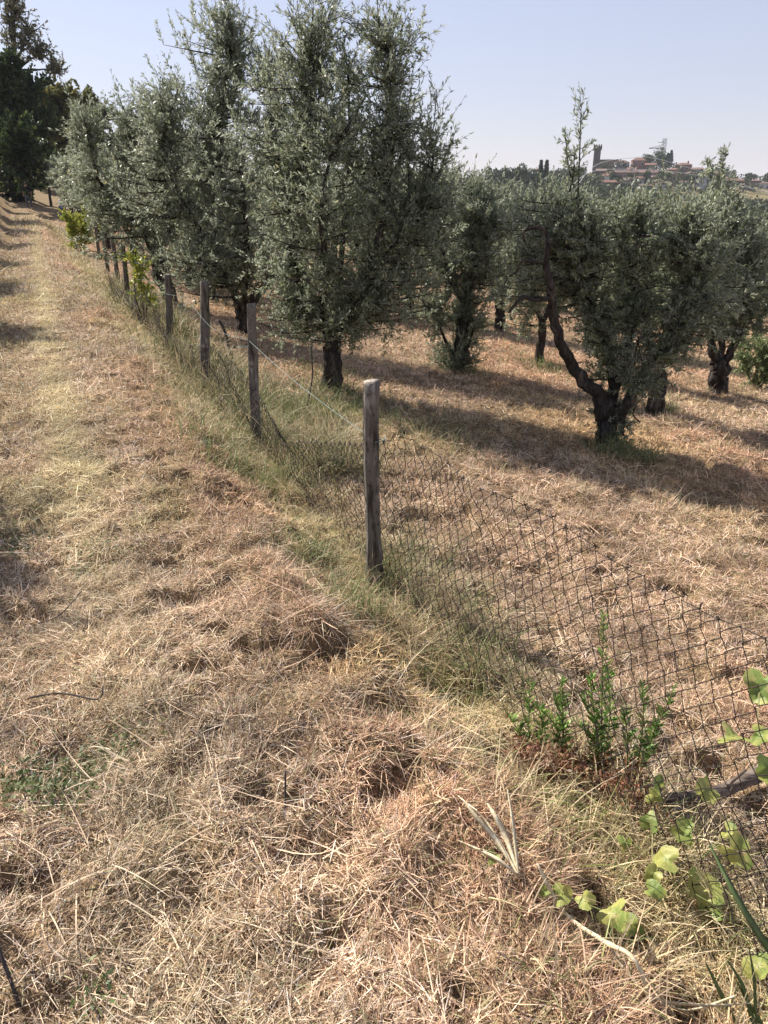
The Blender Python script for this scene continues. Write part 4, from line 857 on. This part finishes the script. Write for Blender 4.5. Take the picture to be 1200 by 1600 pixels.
def far_tree(px, pyt, pyb, wpx, label, kind, D=455, group='cypresses and pines of the town'):
    p = at(px, pyb, D); kk = (D/ray(px, pyb)[1])/1155; W = wpx*kk; H = at(px, pyt, D)[2]-p[2]
    t = thing(kind, label, 'tree', tuple(p), group)
    g = Geo(); g.tube([(0, 0, -5), (.1, 0, H*.3), (0, .1, H*.8)], [.35, .3, .1], 7); link('trunk', g.mesh('trunk'), M['bark'], t)
    n = 900 if kind != 'cypress' else 700; v = rng.standard_normal((n, 3)); v /= np.linalg.norm(v, axis=1)[:, None]
    if kind == 'cypress':
        u = rng.random(n); r = W/2*np.sqrt(np.sin(np.clip(u*1.05+.06, 0, 1)*math.pi))*(1.05-.35*u)*rng.uniform(.7, 1.1, n); a = rng.random(n)*6.28
        P = np.stack([np.cos(a)*r, np.sin(a)*r, u*H], 1); sz = .9
    else:
        lobes = rng.normal(0, 1, (9, 3))*np.array([W*.2, W*.2, H*.12])+np.array([0, 0, H*(.72 if kind == 'stone_pine' else .58)]); li = rng.integers(0, 9, n)
        P = lobes[li]+v*np.array([W*.24, W*.24, H*(.13 if kind == 'stone_pine' else .24)])*rng.uniform(.7, 1.1, (n, 1)); sz = max(.9, W*.07)
    me = leaves_mesh('crown', P, rng.standard_normal((n, 3))+np.array([0, 0, .6]), np.full(n, sz), np.full(n, sz*.55), DKG, (4, 3, 3, 1)); link('crown', me, M['leaf'], t)
for q in [(957, 268, 284, 4, 'cypress left of the wide pink house', 'cypress', 440), (994, 264, 282, 5, 'dark cypress between the pink and cream houses', 'cypress', 440), (975, 286, 310, 5, 'tall cypress at the lower left foot of the town', 'cypress', 400), (988, 282, 310, 5, 'cypress right of the bluish white house', 'cypress', 400),
          (1046, 236, 262, 7, 'pointed cypress right of the lattice mast', 'cypress', 470), (1041, 240, 262, 6, 'shorter cypress pressed against the crowning trees', 'cypress', 470), (1064, 270, 296, 8, 'broad dark cypress right of the narrow ochre house', 'cypress', 430), (1047, 275, 292, 6, 'small cypress left of the narrow ochre house', 'cypress', 430),
          (1025, 233, 266, 30, 'great round evergreen crowning the hill town under the mast', 'evergreen_tree', 466), (1008, 240, 262, 18, 'evergreen on the skyline left of the mast', 'evergreen_tree', 468), (1035, 242, 268, 22, 'evergreen right below the mast', 'evergreen_tree', 464),
          (1035, 270, 298, 20, 'dark tree in the middle of the town slope', 'evergreen_tree', 425), (1078, 272, 296, 22, 'dark round tree left of the pale terraced house', 'evergreen_tree', 425), (1090, 262, 280, 18, 'tree on the right shoulder of the town', 'evergreen_tree', 450),
          (1171, 270, 290, 16, 'umbrella-shaped pine right of the tall olive shoots', 'stone_pine', 455), (1198, 268, 290, 12, 'dark pine at the right edge of the photo', 'evergreen_tree', 440), (1110, 268, 284, 16, 'tree behind the pale terraced house', 'evergreen_tree', 455), (1160, 278, 296, 18, 'dark tree under the umbrella pine', 'evergreen_tree', 430),
          (844, 252, 276, 5, 'tall cypress beside the lone white house', 'cypress', 326), (853, 252, 274, 4, 'slimmer cypress right of the lone white house', 'cypress', 326), (815, 256, 292, 34, 'rounded tree left of the lone white house', 'evergreen_tree', 320), (790, 262, 292, 30, 'low tree on the far ridge', 'evergreen_tree', 320)]:
    far_tree(*q)
for k in range(16):
    far_tree(rng.uniform(942, 1115), rng.uniform(266, 276), rng.uniform(284, 296), rng.uniform(7, 13), 'dark tree standing among the houses of the hill town', 'evergreen_tree', rng.uniform(395, 440))
# overhead cables crossing in front of the town
for pl, lab in [([(880, 330), (925, 262), (992, 246), (1025, 248), (1058, 257), (1120, 276), (1230, 312), (1330, 350)], 'upper pale overhead cable dipping across the hill town'), ([(870, 330), (915, 272), (1000, 265), (1070, 271), (1130, 284), (1230, 308), (1330, 335)], 'lower pale overhead cable crossing the hill town')]:
    pts = np.array([at(a, c, 150) for a, c in pl]); g = Geo(); o = pts[0].copy(); g.tube(smooth_line(pts-o, 8), .035, 4)
    tag(link('power_cable', g.mesh('power_cable'), mat('bare_cable', (.6, .6, .62), .4, spec=.6), None, tuple(o)), lab, 'cable')

# ---------------------------------------------------------------- people on the path
SKIN = mat('skin', (.45, .27, .19), .6)
def skin_mesh(name, joints, edges, rads, m, parent):
    me = bpy.data.meshes.new(name); me.from_pydata([tuple(j) for j in joints], edges, []); o = link(name, me, m, parent)
    md = o.modifiers.new('skin', 'SKIN'); md.use_smooth_shade = True
    for v, r in zip(me.skin_vertices[0].data if me.skin_vertices else [], rads): v.radius = (r, r)
    if me.skin_vertices: me.skin_vertices[0].data[0].use_root = True
    o.modifiers.new('sub', 'SUBSURF').levels = 1; o.modifiers['sub'].render_levels = 1
    return o
def person(loc, h, rz, label, top, legs, hairc, long_trousers=True):
    t = thing('person', label, 'person', tuple(loc), 'people walking on the far path', rz); k = h/1.72
    J = [(0, 0, .95), (0, 0, 1.12), (0, 0, 1.32), (0, 0, 1.46), (0, .01, 1.54), (0, 0, 1.62), (0, 0, 1.68), (-.19, 0, 1.40), (-.25, .03, 1.13), (-.24, -.06, .90), (-.24, -.08, .82), (.19, 0, 1.40), (.25, .03, 1.13), (.25, -.04, .90), (.25, -.06, .82),
         (-.10, 0, .90), (-.11, -.05, .50), (-.11, .02, .08), (-.11, -.12, .03), (.10, 0, .90), (.11, .04, .50), (.12, .14, .10), (.12, .02, .04)]
    J = [tuple(c*k for c in j) for j in J]
    E = [(0, 1), (1, 2), (2, 3), (3, 4), (4, 5), (5, 6), (3, 7), (7, 8), (8, 9), (9, 10), (3, 11), (11, 12), (12, 13), (13, 14), (0, 15), (15, 16), (16, 17), (17, 18), (0, 19), (19, 20), (20, 21), (21, 22)]
    R = [c*k for c in [.14, .125, .15, .08, .06, .088, .075, .058, .042, .032, .035, .058, .042, .032, .035, .09, .06, .04, .035, .09, .06, .04, .035]]
    skin_mesh('body', J, E, R, SKIN, t)
    def sub(idx, edges, f, nm, m):
        mp = {a: i for i, a in enumerate(idx)}; skin_mesh(nm, [J[a] for a in idx], [(mp[a], mp[b_]) for a, b_ in edges], [R[a]*f for a in idx], m, t)
    sub([0, 1, 2, 3, 7, 8, 11, 12], [(0, 1), (1, 2), (2, 3), (3, 7), (7, 8), (3, 11), (11, 12)], 1.16, 'shirt', top)
    li = [0, 15, 16, 17, 19, 20, 21] if long_trousers else [0, 15, 16, 19, 20]
    le = [(0, 15), (15, 16), (16, 17), (0, 19), (19, 20), (20, 21)] if long_trousers else [(0, 15), (15, 16), (0, 19), (19, 20)]
    sub(li, le, 1.18, 'trousers', legs)
    g = Geo(); hd = np.array(J[5])
    for i in range(7):
        a = i/6*math.pi/1.7
    th_ = np.linspace(0, 2*math.pi, 14, endpoint=False)
    rings = [(0, .118), (.5, .108), (.9, .075), (1.25, .03)]
    for ph, rr in rings: g.V.append(np.stack([np.cos(th_)*rr*k, np.sin(th_)*rr*k+.015, np.full(14, hd[2]+math.sin(ph)*.10*k+.015)], 1))
    for i in range(3):
        for j in range(14): g.F.append((i*14+j, i*14+(j+1) % 14, (i+1)*14+(j+1) % 14, (i+1)*14+j)); g.mi.append(0)
    g.F.append(tuple(3*14+j for j in range(14))); g.mi.append(0); g.n = 56
    link('hair', g.mesh('hair'), mat('hair', hairc, .7), t)
q = ground(47, 328); q[2] = gh(q[0], q[1]); print('person', q)
person(q, 36/1155*q[1]*1.0/1.0, .2, 'distant walker in a dark navy top and pale blue trousers on the path', mat('navy_cloth', (.012, .012, .03), .9), mat('pale_denim', (.10, .12, .17), .9), (.04, .025, .02))
q = ground(101, 346); q[2] = gh(q[0], q[1]); print('person2', q)
person(q, 1.35, -.4, 'distant person in a pale shirt and blue trousers beside the yellow-green bush', mat('pale_shirt', (.5, .45, .45), .9), mat('blue_denim', (.06, .08, .17), .9), (.16, .06, .03))

# ---------------------------------------------------------------- the air
me = bpy.data.meshes.new('haze'); g = Geo(); g.box(-1600, 1700, -70, 2300, -45, 60); hz_ = link('haze', g.mesh('haze', False), None)
hm = bpy.data.materials.new('haze'); hm.use_nodes = True; hm.node_tree.nodes.clear(); ho = hm.node_tree.nodes.new('ShaderNodeOutputMaterial'); hv = hm.node_tree.nodes.new('ShaderNodeVolumePrincipled')
hv.inputs['Density'].default_value = .00017; hv.inputs['Color'].default_value = (.86, .9, 1, 1); hm.node_tree.links.new(hv.outputs[0], ho.inputs['Volume']); hz_.data.materials.append(hm)
tag(hz_, kind='stuff')
